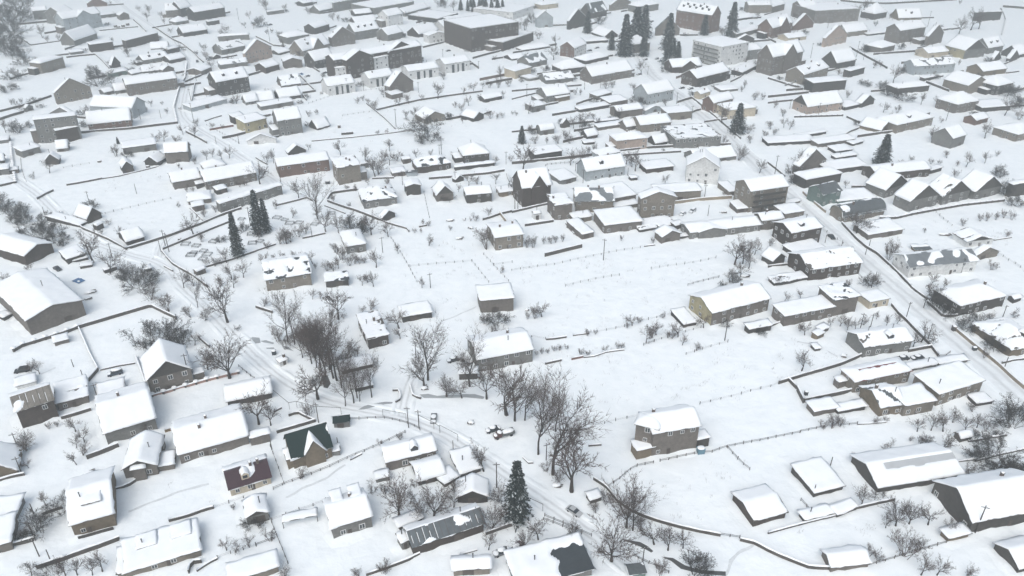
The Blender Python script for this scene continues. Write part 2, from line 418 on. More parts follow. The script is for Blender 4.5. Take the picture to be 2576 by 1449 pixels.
TREES = """
#33
S 880 290 80;S 1200 220 130;S 1530 130 110;S 1430 90 60;S 1760 160 160;R 940 740 190;R 1075 680 100;R 1155 670 90;R 1985 465 160;O 1285 945 235;O 1420 925 225;R 1610 935 190;R 1185 965 140;S 1810 1000 130;S 1370 1255 220;S 1500 1200 140;S 1000 1250 110;S 1100 1290 100;R 1540 1440 190;R 1700 1440 170;S 2000 1440 110;B 2250 305 210;B 2120 290 130;B 2370 410 190;B 2500 405 150;B 2100 100 90;B 2300 60 80;B 1620 155 90;S 690 585 60
#32
T 265 225 800;T 412 430 990;R 600 600 580;O 1000 1305 450;O 1150 960 440;T 1215 990 430;R 1430 1130 230;R 1570 1190 220;R 1720 1170 190;B 1830 1448 230;S 1480 1430 160;R 130 1210 220;R 265 1085 200;R 625 1100 170;S 480 500 130;S 940 730 130;S 845 820 100;C 50 880 590;S 1300 1000 150;S 350 400 110
#31
O 1440 850 400;O 1790 860 340;R 1990 760 150;R 2290 400 250;O 2380 1010 280;R 2340 1185 170;S 440 470 110;S 150 1090 130;S 290 1448 120;S 1040 1448 90;S 1290 1425 130;R 2010 640 170;S 1180 615 110;R 1560 710 150;S 1300 625 110;S 2430 695 200;S 1680 835 180;S 2300 705 80;S 1250 130 60;S 1450 80 70;S 1600 560 100
#30
S 240 170 180;S 265 185 150;R 290 360 90;R 850 105 130;R 770 158 110;R 770 330 130;S 830 235 120;R 460 740 130;B 370 1005 220;S 240 1055 120;R 320 1444 130;B 520 1425 110;R 660 1444 170;R 780 1440 170;R 930 1440 160;R 1030 1405 190;R 2280 1190 130;R 2370 1210 100;R 2510 1160 120;S 2350 780 60;B 2560 940 120;B 620 805 120
#20
T 1990 195 300;R 2290 345 460;S 1520 122 170;S 1700 242 180;S 1920 292 130;S 2070 322 140;B 1580 580 250;B 1820 570 220;R 1960 575 130;S 1440 600 100;O 2310 905 440;R 2090 820 190;R 400 865 150;S 490 1415 70;S 580 1392 60;R 760 1444 140;S 1480 1444 120;S 1840 1422 90;B 1290 1055 60;S 2390 430 60;S 310 840 90
#21
T 320 545 540;T 390 565 430;R 830 315 310;T 600 690 400;T 610 800 470;T 740 820 560;T 700 890 560;T 660 840 520;T 815 930 590;T 860 1000 470;T 560 760 400;T 470 700 330;B 520 590 120;B 440 520 110;B 880 760 110;B 600 980 100;S 1000 700 130;S 930 640 120;T 780 905 570;T 560 640 380;R 625 1115 430;T 900 1185 340;T 985 1155 420;T 1045 1142 350;T 1020 1105 400;T 1165 1098 440;T 1730 925 640;R 1690 1005 360;T 2150 990 590;R 2320 1115 340;R 2520 1275 510;R 1440 405 220;R 1450 512 120;S 1150 218 110;S 1070 242 70;S 2300 362 130;B 2420 345 150;S 2400 492 130;S 2500 485 100;R 1920 1092 230;S 1905 1092 140;R 2070 1105 200;R 570 112 100;R 650 108 80;R 750 382 200;S 885 305 60;R 30 1372 300;R 150 1380 250;S 540 1292 150;S 230 535 170;S 80 182 80;S 480 565 200;S 300 610 160
#22
T 30 1335 590;T 130 1330 460;T 300 1445 560;T 440 1440 420;R 300 288 165;S 230 302 130;S 160 312 80;R 1210 380 125;S 1275 347 70;S 1160 402 60;R 1350 548 170;R 1450 468 130;S 1410 502 120;R 1715 572 110;R 1670 492 160;S 1610 507 90;S 1565 502 80;R 940 642 80;S 1065 612 70;S 1110 612 60;S 690 682 90;S 760 682 60;S 760 477 70;S 840 462 50;S 245 672 50;S 300 662 60;S 365 652 55;S 425 632 60;S 480 627 60;S 550 612 50;R 1925 398 160;S 1520 302 60;S 1850 627 70;B 2150 382 60;B 2480 472 90
#23
R 340 832 190;R 170 132 95;R 330 102 80;R 725 382 120;R 630 372 90;R 370 472 140;S 320 432 90;R 790 442 150;R 880 412 110;S 960 372 90;R 1190 382 120;R 1290 372 110;R 1090 312 80;R 1540 542 200;R 1460 592 170;R 1650 592 110;R 1620 72 130;B 1700 202 200;B 1760 272 130;S 2230 322 90;S 2480 302 90;B 2080 372 130;B 1960 422 120;B 2280 622 150;S 560 1418 100;S 640 1412 120;S 720 1392 110;S 1070 1352 70;S 1180 1342 60;R 1500 1442 130;R 1640 1432 170;R 1760 1442 170;S 1850 1352 130;R 1980 1442 150;R 2100 1402 140;S 2200 1446 130;B 2450 1402 240;B 2540 1292 120;S 2060 1242 100;S 2170 702 90
#13
C 1140 205 310;R 320 292 230;B 260 332 130;B 260 402 100;R 890 905 250;B 920 882 140;S 1200 1162 180;S 1250 1092 130;R 1040 1442 150;B 1020 1422 140;S 800 1446 90;R 1640 1422 130;S 1780 1442 90;R 1440 202 90;S 1330 202 50;R 1990 232 150;S 1800 142 80;R 2180 192 120;S 1900 222 60;S 2300 122 60;S 1880 342 100;B 2330 332 120;B 2400 522 160;B 2480 622 130;S 1960 822 80;S 2130 772 80;S 2200 772 90;S 2290 762 80;S 2370 742 90;S 2450 762 90;S 1580 892 50;S 2400 942 80;S 2250 1262 100;R 780 442 80;R 1380 1302 120;S 100 1412 90;S 180 1402 70;S 1640 202 60;S 1720 202 50;S 20 1022 100
#12
R 590 212 170;R 110 272 280;S 680 202 160;S 830 82 90;S 780 102 80;R 1240 272 220;R 1150 202 150;S 1210 232 120;R 1350 232 90;R 1540 402 110;S 2270 162 150;R 2490 292 140;S 30 482 160;S 210 1042 130;S 150 1042 110;S 320 1002 70;S 400 1002 80;S 440 992 70;S 510 982 80;R 2240 1212 300;R 2320 1202 200;R 2440 1112 160;R 2380 1092 120;R 2380 1252 160;R 2300 1332 160;R 2190 1392 150;B 2250 1402 110;B 2130 1442 70;S 1100 972 60;S 1420 992 60;S 620 892 80;S 2130 522 60;S 1530 92 50;S 1100 62 80
#11
C 40 905 450;C 110 880 340;T 620 745 460;R 430 562 210;R 620 752 170;R 370 742 100;S 200 652 90;R 790 602 110;S 940 642 60;S 1000 472 70;S 910 472 60;R 700 882 210;R 830 892 190;B 950 882 190;B 1050 902 140;R 1160 912 240;R 1330 932 160;S 240 1002 140;S 310 1002 160;S 350 982 150;S 430 932 130;S 500 902 110;S 110 1052 80;S 30 942 80;R 1430 1102 110;R 1740 1022 115;R 1210 1242 180;R 1180 1432 150;R 1070 1422 110;S 1130 1392 90;R 830 1252 130;S 720 1272 100;S 780 1272 110;S 940 1222 140;S 990 1202 90;S 1040 1202 90;S 1090 1192 70;S 870 1162 160;S 800 1092 100;R 570 1202 140;S 600 1252 60;S 380 1142 70;S 440 1142 60;S 270 1152 80;S 80 1192 100;S 180 1162 60;R 1670 1446 110;S 2480 1292 70;R 850 112 150;R 1100 172 150;R 1340 72 110;R 1200 332 230;S 1230 302 180;R 1340 212 150;S 1280 172 110;S 1420 172 90;S 1470 162 80;R 1615 152 110;S 1760 112 60;S 1990 142 70;R 2410 202 90;R 2140 422 130;S 2230 402 90;R 2410 402 120;R 2040 482 90;B 1900 572 90;R 1130 412 80;R 1320 402 70;S 1680 812 60;S 1740 822 60;S 2210 772 80;R 2340 742 110;S 2160 772 40;S 1600 892 50;S 1950 872 50;S 1660 892 50;S 2320 1062 220;R 180 192 150;S 110 182 110;R 40 402 220;R 530 62 70;S 2560 172 70;S 1320 412 60
#10
C 2400 1132 450;R 940 1192 350;R 1950 917 230;R 500 292 140;S 340 352 70;R 1215 952 130;B 940 642 110;S 1800 242 50;S 1800 632 50;R 2080 162 110;R 2140 132 90;R 2310 142 130;R 2230 152 100;S 1960 202 80;S 2060 742 110;S 2170 692 80;S 2030 982 100;B 2210 992 70;R 2280 1192 160;S 2080 1222 80;S 2160 1232 90;S 2230 1202 60;B 2460 882 100;R 2450 1342 180;R 2330 1362 160;S 2210 1432 120;R 2350 1446 140;R 1850 1446 190;R 1950 1432 160;R 1110 1302 230;S 1240 1312 130;B 1300 1332 110;B 1390 1442 190;B 1450 1402 150;B 30 642 140;B 100 722 150;B 200 722 150;B 260 792 130;B 150 802 110;B 330 902 130;B 450 782 110;B 440 902 140;B 520 942 150;B 580 992 110;B 640 1022 70;S 1020 912 60;S 1100 812 60;S 1170 122 120;B 1280 132 70;S 1880 482 60;S 1950 482 50;S 2410 432 60;S 2470 422 60;S 300 1282 100;S 60 1382 90
#00
B 80 222 250;B 180 102 200;B 60 402 200;B 120 562 200;B 240 582 140;B 150 802 130;B 250 652 100;B 60 932 100;B 130 902 80;B 190 480 120;B 90 480 170;B 120 320 200;B 190 220 150;R 430 382 150;S 480 422 70;S 590 402 60;S 1290 572 130;S 930 722 80;B 1000 862 180;B 960 762 120;S 1500 732 50;R 1550 722 70;S 1690 782 60;R 1520 1072 70;S 1410 1112 70;S 1480 1122 50;S 1680 1142 60;S 1630 1052 40;S 110 1052 60;S 160 1052 60;S 220 1042 60;B 340 1032 60;R 2230 382 90;S 2050 512 90;S 2080 602 90;S 2180 532 100;R 2300 542 70;S 1980 562 60;R 2470 282 70;R 2550 292 80;S 2280 332 90;S 1500 132 90;S 1400 112 60;R 1480 212 100;S 1720 332 60;R 2510 192 90;S 2170 72 60;R 1960 1382 130;R 1840 1352 110;S 1990 1262 80;R 1650 1422 120;S 1580 1422 90;S 1780 1446 100;S 2140 1292 60;S 2240 1292 50;R 60 1332 140;B 190 1332 130;B 300 1282 70;S 1830 592 70;C 1190 1446 70;S 1130 422 50;S 2130 692 90
#01
R 1830 992 170;R 1800 902 60;R 1660 1012 70;R 1440 1062 110;S 1540 1042 100;R 1130 1062 80;S 1020 1042 70;S 1080 1012 60;S 1210 1112 120;R 2090 952 90;R 2190 922 110;R 2280 892 80;R 2460 792 140;S 2350 882 90;S 2440 882 110;S 2540 872 90;R 2140 1062 110;S 2070 1112 90;S 2000 1082 70;S 2230 1002 60;S 1600 1182 120;R 1620 1312 170;B 1690 1332 180;B 1760 1422 110;B 1680 1446 120;R 2080 1242 60;S 2360 1192 90;S 2420 1192 60;S 2480 1182 60;R 840 1446 40;S 1230 1352 50;S 1320 1342 50;S 530 1172 70;S 610 1152 60;S 260 422 110;S 230 402 90;S 110 342 50;S 160 332 50;B 40 272 120;S 540 142 60;S 780 202 90;S 830 212 70;S 300 102 70;S 110 102 120;S 1640 232 60;S 1700 262 70;B 1850 62 100;S 1900 82 90;R 1340 1446 50;S 2400 602 50;S 1890 802 80;C 2130 112 120;C 2190 122 140;C 2250 132 160;C 2310 142 160;C 2370 152 170;C 2430 152 170;C 2480 142 150;C 2060 102 110;C 2160 70 110;C 2280 80 110;C 2400 90 120;R 1990 110 110
#02
C 1130 562 430;C 1240 482 470;C 1325 382 340;C 760 332 230;C 1320 562 240;C 1560 652 290;C 1570 502 380;C 1620 562 180;C 2200 372 360;C 1930 352 210;C 1000 502 180;C 1660 610 200;R 1220 942 110;B 1250 1062 110;S 1550 1062 80;R 1300 742 140;R 420 602 160;R 440 462 120;S 270 392 90;S 130 302 130;B 210 232 110;S 640 952 70;S 690 952 60;S 700 1202 80;S 760 1192 70;S 830 1202 70;R 620 1292 130;R 680 1282 130;S 720 1262 90;S 470 1442 100;S 540 1402 100;S 350 1442 70;S 240 1442 90;S 580 1442 110;C 100 1442 180;S 170 1312 60;R 170 1142 120;S 10 1152 40;S 45 1162 50;C 2260 1342 310;R 2110 1242 220;S 2310 1332 90;S 2370 1342 110;S 2400 1442 90;S 2140 1446 80;S 2440 1002 90;S 2520 1002 70;S 2340 882 80;S 2440 692 90;S 2540 1392 80;B 870 242 110;S 1060 1202 120;S 1090 1142 60;S 950 892 90;S 1010 882 80;S 2310 922 60
#03
R 1260 832 190;B 1150 882 90;B 1010 872 70;B 950 852 60;B 1200 962 100;B 1290 982 100;B 1370 1012 100;R 1540 1052 130;R 1920 342 190;R 2040 302 240;R 2120 292 200;R 1160 1132 110;S 1300 1132 90;R 2180 1392 170;S 1650 1402 130;S 1740 1232 60;R 2380 1162 190;B 2400 962 130;B 2480 932 90;B 2270 902 90;S 2520 1202 110;B 2540 1082 140;S 800 982 80;S 390 902 110;S 960 102 120;S 1000 202 80;S 1080 262 60;B 970 522 90;B 1330 492 80;B 1520 562 80;S 60 1082 80;S 150 1172 80;R 160 1282 110;R 220 1302 100;S 30 1302 90;S 60 1352 70;S 1060 682 90;S 1130 672 60;S 2050 702 60;S 1920 652 60;S 1930 42 50;S 280 902 50;B 370 352 70;S 900 122 90;S 1600 1262 60
"""
POLES = """
#33
2080 1022 280;630 335 75;455 640 110
#32
1310 1352 205;345 285 170
#31
160 178 70;2420 560 250;1985 212 125;825 138 55
#30
200 205 195;225 432 180;350 1080 180;395 1252 180;515 1308 125;340 822 100
#20
860 972 150;992 1138 178;1920 962 300;740 792 45
#21
630 1352 198;1535 1402 208;1640 1402 175;1610 702 165
#22
2140 527 205
#23
1385 317 178;1605 527 172;2350 322 150;925 422 170;1025 417 160;2370 822 130;1565 197 120
#10
1375 502 105;905 612 140;1130 1142 150;1620 1087 140;1665 1032 170;1700 1082 190;2520 822 190;2320 662 130;200 882 100;460 742 110
#11
540 542 150;565 937 100;1275 1092 160;265 482 250;1475 412 145;1755 1446 150;1865 107 110;1845 107 105;2515 202 130;2005 392 120;495 192 90
#12
920 1167 215;60 652 190;30 652 170;715 392 140;640 272 90;1935 547 140;1970 722 110;1165 317 80;760 172 130;310 152 110
#13
70 302 190;575 992 80;740 1032 60;980 1112 60;1080 1352 70;1020 1022 60;1940 1300 160
#00
1920 1012 120;1950 1232 200;1415 1202 110;1620 1192 90;1975 812 110;2405 1446 100;2400 202 120;2175 1446 80
#01
140 417 150;520 652 150;45 592 130;1410 1272 180;1865 1502 120;1635 932 110;1880 572 80;920 932 150;2240 692 80;1085 912 100;100 572 80
#02
1365 752 90;1655 1047 120;1805 1202 140;150 972 130;730 902 120;890 882 100;2240 1392 150;835 232 110
#03
1605 272 160;430 582 150;600 282 90;890 572 160;960 602 70;1790 1217 110;925 1052 80;220 1092 90;510 1152 120;1250 202 60
"""
FENCES = """
#32
s1.3 820 480 945 560 1060 700 1180 790 1330 860 1500 915 1660 960 1880 1010 2095 1050
r 2095 1040 2290 1070
s1.3 2290 1095 2440 1130 2576 1205 2696 1260 2820 1310 2990 1375 3190 1385
r 330 850 560 945 800 1050
r 320 885 520 960 700 1030
r 1180 1230 1330 1305 1480 1370 1576 1420
g 115 710 310 800
r 960 560 1080 480 1170 400 1230 355 1420 315
r 1490 300 1690 255 1870 220 2040 205 2110 165 2210 145 2576 75 2895 10
r 2170 165 2280 290 2390 385
s0.8 390 1115 600 1065
s0.8 770 145 900 135
s0.6 110 260 170 320 215 315
#33
s1.2 900 775 1080 730 1270 690
r 1000 1350 1250 1280 1500 1200 1790 1120
s0.8 0 1025 230 960 450 905 660 855 800 815 900 775
r 330 690 390 755 440 820
s0.6 1890 305 2080 280
s0.8 2010 105 2200 70 2400 40
s0.8 2080 300 2330 235 2576 180
#31
r 175 580 330 510 500 455 750 350 950 255 1230 140 1500 10
p 145 150 200 290 245 420 285 525
p 160 890 250 860 480 775 590 740 705 690
s1.2 1110 1448 1250 1400 1390 1350 1500 1310 1650 1240
s1.4 2310 1040 2440 990 2576 945
r 135 850 215 1060 270 1190 325 1330
g 1850 0 2030 95
s0.6 950 285 1065 225
s0.5 2050 1240 2225 1190
r 0 1145 80 1115 160 1090
#30
s1.6 650 1290 770 1245 900 1200 1030 1155 1160 1105 1210 1085
s1.6 370 1380 510 1335 650 1290
s1.8 875 275 1040 215 1200 150
s1.4 -20 515 120 470 255 440
s1.2 1100 610 1200 580 1290 550 1370 500
s1.2 1700 905 1910 850 2040 800 2150 770
p 2150 770 2270 730 2390 690 2450 665
s1.5 1900 1425 1920 1330 2030 1315
s0.8 1980 1405 2090 1330 2190 1280
p 2190 1270 2340 1215 2470 1180 2576 1150
s1.2 430 840 530 800 630 770
s1.5 150 1150 260 1120 360 1090
#20
k1.4 145 640 230 590 380 545 510 505 650 460 780 410
s1.6 780 410 1150 300 1520 190 1650 255 1780 315
s1.0 795 410 850 530 900 650 945 740 990 820
s1.6 990 830 930 900 860 975
k1.1pink 1535 1095 1680 1055 1870 1000 2070 940 2230 900 2400 860
s0.7 1010 830 1180 790 1360 760
s1.2 1370 700 1430 860 1480 1000
r 2400 790 2480 855 2560 920
s1.4 620 1320 780 1275 920 1230
s1.2ochre 1660 1450 1800 1410 1950 1370
s1.4 1990 490 2050 550 2110 600
#21
s1.3 0 198 170 252
r 950 1325 1130 1315 1310 1310 1500 1355 1590 1390 1650 1430
g 170 1080 340 1220 415 1205 590 1255 860 1270
s1.2 330 1290 420 1258 500 1300 600 1345
s1.4 210 1460 400 1405 600 1345
g 1278 1290 1510 1330
g 1640 1345 1790 1420 1850 1460
s1.0 1375 1035 1440 1035 1460 1120 1405 1155
s1.0 1550 985 1580 1095 1660 1115
s0.8 180 1250 260 1210
#22
p 200 492 340 515
s0.9 345 522 440 515 550 497
s0.6 615 480 770 460
p 770 460 930 430 1100 400 1370 320 1620 260
s1.0 335 768 500 732
s1.0red 600 722 715 697
s0.6 720 700 830 690 940 650 1040 635 1130 625
r 1325 577 1430 542
p 1430 540 1540 500 1640 470 1760 440 1900 400
p 1750 670 1850 640 1950 605 2170 545
s0.5 740 1425 820 1390
p 820 1390 1000 1345 1160 1310 1270 1290
p 1890 1168 1990 1145 2060 1130 2145 1105 2225 1090 2300 1070 2375 1045 2450 1025 2576 1000 2690 960
#23
s1.6 105 965 380 880 560 830 740 775 960 680
s1.6 195 920 240 970 285 1015
s2.2 290 1030 355 1160
s1.8 360 1150 600 1100 840 1048
r 330 1448 560 1400 900 1370
s0.5 900 1372 1040 1365 1190 1350
s1.4 1240 175 1310 260 1390 335 1500 450 1620 570 1710 690
s1.2 1440 0 1530 70 1620 130
s1.4 1600 150 1760 295 1900 290
s1.4tan 1850 395 2050 565 2180 670 2300 765 2470 925 2576 1015
s1.5 1410 645 1530 620 1640 600
s1.0 2350 760 2460 735 2576 720
r 1720 690 1770 700 1830 650
s1.2 0 395 90 370 150 352
#10
s1.4 600 680 640 735 740 795 840 860 1090 965 1200 1025 1270 1065
s1.4 1270 1065 1450 1010 1720 925 2040 805 2250 715 2430 655
s0.9 1910 650 1980 715 2050 780
s1.1 1640 1062 1800 995 1960 930 2140 855 2340 775
s1.4 1630 1085 1680 1150 1740 1215 1820 1265 1900 1305 2000 1375 2090 1442
s1.0 2070 1242 2200 1205 2330 1168 2450 1125 2576 1082
s1.1 670 418 770 402 900 378 1030 352
s0.7 1030 352 1200 326 1360 288 1600 228
s1.2 375 557 460 510 540 472
p 265 380 240 320 220 260 210 155
p 1060 702 1190 670 1320 640 1480 602 1600 575 1720 552
p 640 242 770 220 900 197
s1.3 0 428 80 410 160 392
k1.0 112 0 120 100 130 190 145 300 160 390
s0.8 1650 1232 1740 1282
#11
s1.0 210 622 320 595 430 568 510 542 570 575
s1.4 720 565 745 520 770 500 860 487 940 475 1020 467
s1.4 720 580 800 610 900 645 1000 675 1100 712 1280 785
s1.0 1280 785 1400 822 1520 855 1540 885
s0.7 690 622 780 655 900 702
s1.0 1170 352 1280 348 1390 345
p 1690 490 1715 610 1745 742
s0.9 1640 838 1720 822
s1.3 2280 767 2360 745 2450 712 2576 682
s2.0tan 2450 705 2490 760 2530 812
p 1360 950 1460 1100 1540 1240 1620 1390
p 1550 1232 1850 1205 2170 1180
p 2170 1180 2260 1290 2340 1392
p 2290 1112 2390 1222 2470 1310 2540 1380
p 2390 1217 2576 1192
s1.4 1740 355 2000 337 2200 315 2330 303 2500 273
s1.2 2520 300 2535 350 2550 390
s1.0 0 142 50 175 110 207
s0.9 470 952 580 930 700 902
s0.8 0 1078 110 1042 200 1012
#12
s1.8 0 203 240 182 560 148 860 112
s1.3 0 693 130 662 270 630 400 602
s1.4 130 827 280 805 420 783
r 335 240 340 212 520 195 710 180
s1.4 360 262 420 335 480 412
s1.6 1070 82 1400 42 1800 22 2200 12
s1.2 1090 122 1400 100 1700 82
s1.8tan 1640 602 1880 572 2050 558 2210 547
s2.0 330 1133 520 1085 705 1040
p 0 1272 220 1240 440 1212 680 1155 900 1112 1100 1072 1290 1047
s0.6 1330 1032 1440 1017
p 540 1432 640 1405 750 1380 860 1357 975 1337 1080 1322
p 1400 1257 1500 1240 1610 1225 1720 1212 1930 1175 2050 1147
r 1770 1422 1860 1395 1940 1377 2080 1342
s0.8 540 802 585 860 625 912
#13
k1.3 1130 757 1290 752 1460 712 1700 667 1960 622 2160 600 2370 577
s1.3 0 195 80 255 170 332
s1.4tan 350 492 460 595 580 692
s1.4 740 802 820 885 890 962 980 1040 1100 1112 1250 1252 1370 1372 1440 1448
s1.2 840 437 930 435 1020 442
p 1690 690 1770 760 1850 822
p 2270 1062 2400 1162 2510 1217 2576 1282
r 905 1312 960 1365 1010 1422
s1.2 0 1242 140 1225 280 1212
s0.6 2270 972 2360 955 2450 942
p 540 850 680 950 810 1042
#00
s1.6 0 1128 130 1095 260 1062 400 1015 520 972
s1.6 820 1342 1060 1320 1300 1302 1550 1270 1790 1242
s1.5 1870 1332 1980 1385 2080 1442
s1.5 200 292 205 340 210 382 255 420 310 457
s1.0 310 457 500 430 700 402
s2.0 200 250 390 232 570 217
s1.4 670 582 810 565 960 552 1030 615 1100 692
k1.3 1880 642 1870 720 1860 792 1820 860 1790 932 1770 1010 1750 1092 1780 1232
s1.5 1550 272 1640 335 1740 402 1830 442
s1.5 1830 442 1960 542 2000 590 2050 632
s1.0 1000 312 1200 290 1390 272
s1.5 1340 200 1410 260 1470 322
s1.3 1960 852 1945 940 1930 1022
s1.4red 2110 1312 2230 1290 2350 1272
p 2080 1262 2240 1350 2400 1442
s0.8 2060 1222 2150 1190 2230 1167
#01
s1.4 0 372 90 415 180 462 290 472
s1.6 500 642 570 685 640 727
s1.6 440 762 520 845 600 922 470 942
s1.4 460 952 510 1012
s1.3 1210 1112 1430 1060 1640 1012 1960 965 2280 922
s2.2brick 2250 812 2410 780 2576 752
s2.0 2310 852 2440 825 2576 802
s1.0 1110 1042 1200 1115 1300 1197 1350 1245 1400 1297
p 870 1167 1000 1145 1140 1127
s1.6 860 1358 980 1347
s0.7 560 1422 940 1387 1230 1357 1400 1335 1560 1312
s1.6 1680 482 1830 445 1980 412
s1.8 2180 592 2350 545 2530 502
p 530 1042 740 972 1080 912 1360 882
s2.0 2150 627 2195 660 2240 692
#02
s1.4 0 922 340 890 700 862
s1.0 0 1002 140 965 280 932
s1.8 280 482 450 452
s1.4 1790 972 1890 1050 2000 1142 2150 1270 2300 1402
s1.2 0 1332 280 1302
s2.0brick 1650 792 1740 762
#03
s1.8 0 392 80 432
s1.5 0 792 170 845 330 892
s1.8 0 982 210 960 410 937
s1.4 0 1042 130 1025 270 1012
s1.8 820 482 1000 582 1100 635 1200 692
k1.2 270 1182 500 1175 750 1167
s1.4 790 1182 890 1225 980 1272
s1.8 1060 552 1280 535 1480 522
s1.4 2340 82 2370 140 2390 202 2370 280 2350 352
s1.8 900 1382 1080 1355 1270 1332
s2.0 1340 642 1490 622
s1.8 1590 832 1700 875 1820 922
s2.4 2360 72 2470 80 2576 90
s2.0 730 12 960 35 1190 42 1500 25 1900 2
"""
rnd = random.Random(7)
sc = bpy.context.scene
COL = sc.collection
# ------------------------------------------------------------------ camera
H, TH, FPX, CX, CY = 150.0, R(29.8), 2820.0, 1862.5, 1047.5
CT, ST = cos(TH), sin(TH)
def ground(X, Y, z=0.0):
    a, b = X - CX, Y - CY
    dx, dy, dz = a, FPX*CT - b*ST, -FPX*ST - b*CT
    t = (z - H)/dz
    return (dx*t, dy*t)
def proj(x, y, z):
    q = z - H
    F = y*CT - q*ST
    U = y*ST + q*CT
    return (CX + FPX*x/F, CY - FPX*U/F)
SC = 2576/932.0
def tpx(tile, u, v):
    if tile == 'ov': return (u*3725/2576.0, v*3725/2576.0)
    return ((0, 931, 1862, 2793)[int(tile[1])] + u/SC, (0, 524, 1048, 1571)[int(tile[0])] + v/SC)
def tg(tile, u, v): return ground(*tpx(tile, u, v))
def height_at(x, y, dv):
    "height in metres whose image rises dv native px over ground point (x, y)"
    v0 = proj(x, y, 0)[1]; lo, hi = 0.0, 90.0
    for _ in range(30):
        m = (lo+hi)/2
        if v0 - proj(x, y, m)[1] < dv: lo = m
        else: hi = m
    return lo
def scale_at(y):  # native px per metre across
    return FPX/(y*CT + H*ST)
cam = bpy.data.cameras.new('camera'); camo = bpy.data.objects.new('camera', cam); COL.objects.link(camo)
camo.location = (0, 0, H); camo.rotation_euler = (pi/2 - TH, 0, 0)
cam.sensor_width = 36; cam.lens = 36*FPX/3725.0; cam.clip_start = 1; cam.clip_end = 8000
sc.camera = camo
# ------------------------------------------------------------------ materials
MATS = {}
def mat(name, color, rough=0.8, var=0.25, scale=1.2, kind=None, bump=0.0, spec=0.3, metal=0.0, col2=None, kscale=3.0):
    if name in MATS: return MATS[name]
    m = bpy.data.materials.new(name); m.use_nodes = True; nt = m.node_tree; N, L = nt.nodes, nt.links
    b = N['Principled BSDF']; b.inputs['Roughness'].default_value = rough
    b.inputs['Specular IOR Level'].default_value = spec; b.inputs['Metallic'].default_value = metal
    tc = N.new('ShaderNodeTexCoord'); oi = N.new('ShaderNodeObjectInfo')
    add = N.new('ShaderNodeVectorMath'); add.operation = 'MULTIPLY_ADD'
    L.new(oi.outputs['Random'], add.inputs[0]); add.inputs[1].default_value = (37, 91, 13); L.new(tc.outputs['Object'], add.inputs[2])
    n1 = N.new('ShaderNodeTexNoise'); n1.inputs['Scale'].default_value = scale; n1.inputs['Detail'].default_value = 6
    L.new(add.outputs[0], n1.inputs['Vector'])
    n2 = N.new('ShaderNodeTexNoise'); n2.inputs['Scale'].default_value = scale*0.22; n2.inputs['Detail'].default_value = 3
    L.new(add.outputs[0], n2.inputs['Vector'])
    av = N.new('ShaderNodeMath'); av.operation = 'MULTIPLY_ADD'; L.new(n1.outputs['Fac'], av.inputs[0]); av.inputs[1].default_value = 0.55
    mu = N.new('ShaderNodeMath'); mu.operation = 'MULTIPLY'; L.new(n2.outputs['Fac'], mu.inputs[0]); mu.inputs[1].default_value = 0.45
    L.new(mu.outputs[0], av.inputs[2])
    mr = N.new('ShaderNodeMapRange'); mr.inputs[1].default_value = 0.3; mr.inputs[2].default_value = 0.7
    L.new(av.outputs[0], mr.inputs[0])
    mx = N.new('ShaderNodeMix'); mx.data_type = 'RGBA'
    c2 = col2 or tuple(min(1, c*(1+var)) for c in color)
    mx.inputs[6].default_value = tuple(c*(1-var) for c in color) + (1,); mx.inputs[7].default_value = tuple(c2) + (1,)
    L.new(mr.outputs[0], mx.inputs[0]); out = mx.outputs[2]
    if kind in ('brick', 'plank', 'seam', 'course'):
        w = N.new('ShaderNodeTexWave'); w.wave_type = 'BANDS'; w.bands_direction = {'brick': 'Z', 'course': 'Z', 'plank': 'X', 'seam': 'X'}[kind]
        w.inputs['Scale'].default_value = kscale; w.inputs['Distortion'].default_value = 1.2 if kind != 'seam' else 0.0
        w.inputs['Detail'].default_value = 2; L.new(tc.outputs['Object'], w.inputs['Vector'])
        m2 = N.new('ShaderNodeMix'); m2.data_type = 'RGBA'; m2.blend_type = 'MULTIPLY'
        mr2 = N.new('ShaderNodeMapRange'); mr2.inputs[1].default_value = 0.0; mr2.inputs[2].default_value = 0.35; mr2.inputs[3].default_value = 0.62; mr2.inputs[4].default_value = 1.0
        L.new(w.outputs['Fac'], mr2.inputs[0]); m2.inputs[0].default_value = 1.0
        L.new(out, m2.inputs[6]); L.new(mr2.outputs[0], m2.inputs[7]); out = m2.outputs[2]
    L.new(out, b.inputs['Base Color'])
    if bump:
        bp = N.new('ShaderNodeBump'); bp.inputs['Strength'].default_value = bump; bp.inputs['Distance'].default_value = 0.3
        L.new(av.outputs[0], bp.inputs['Height']); L.new(bp.outputs[0], b.inputs['Normal'])
    MATS[name] = m; return m
WALL = {
 't': ('taupe_plaster', (0.215, 0.19, 0.16), 'course', 1.6), 'b': ('brown_brick', (0.165, 0.146, 0.130), 'brick', 2.6),
 'g': ('grey_block', (0.185, 0.182, 0.172), 'brick', 1.3), 'd': ('dark_timber', (0.072, 0.066, 0.060), 'plank', 2.2),
 'w': ('white_plaster', (0.62, 0.62, 0.61), None, 1), 'y': ('straw_plaster', (0.34, 0.30, 0.19), None, 1),
 'p': ('peach_plaster', (0.36, 0.285, 0.24), None, 1), 'r': ('red_brick', (0.165, 0.11, 0.09), 'brick', 2.4),
 'k': ('brown_timber', (0.078, 0.063, 0.054), 'plank', 2.2), 'm': ('mint_plaster', (0.13, 0.175, 0.16), None, 1),
 'e': ('pale_blue_plaster', (0.34, 0.37, 0.385), None, 1), 'c': ('cream_plaster', (0.47, 0.41, 0.32), None, 1),
 'o': ('ochre_timber', (0.18, 0.145, 0.105), 'plank', 2.2)}
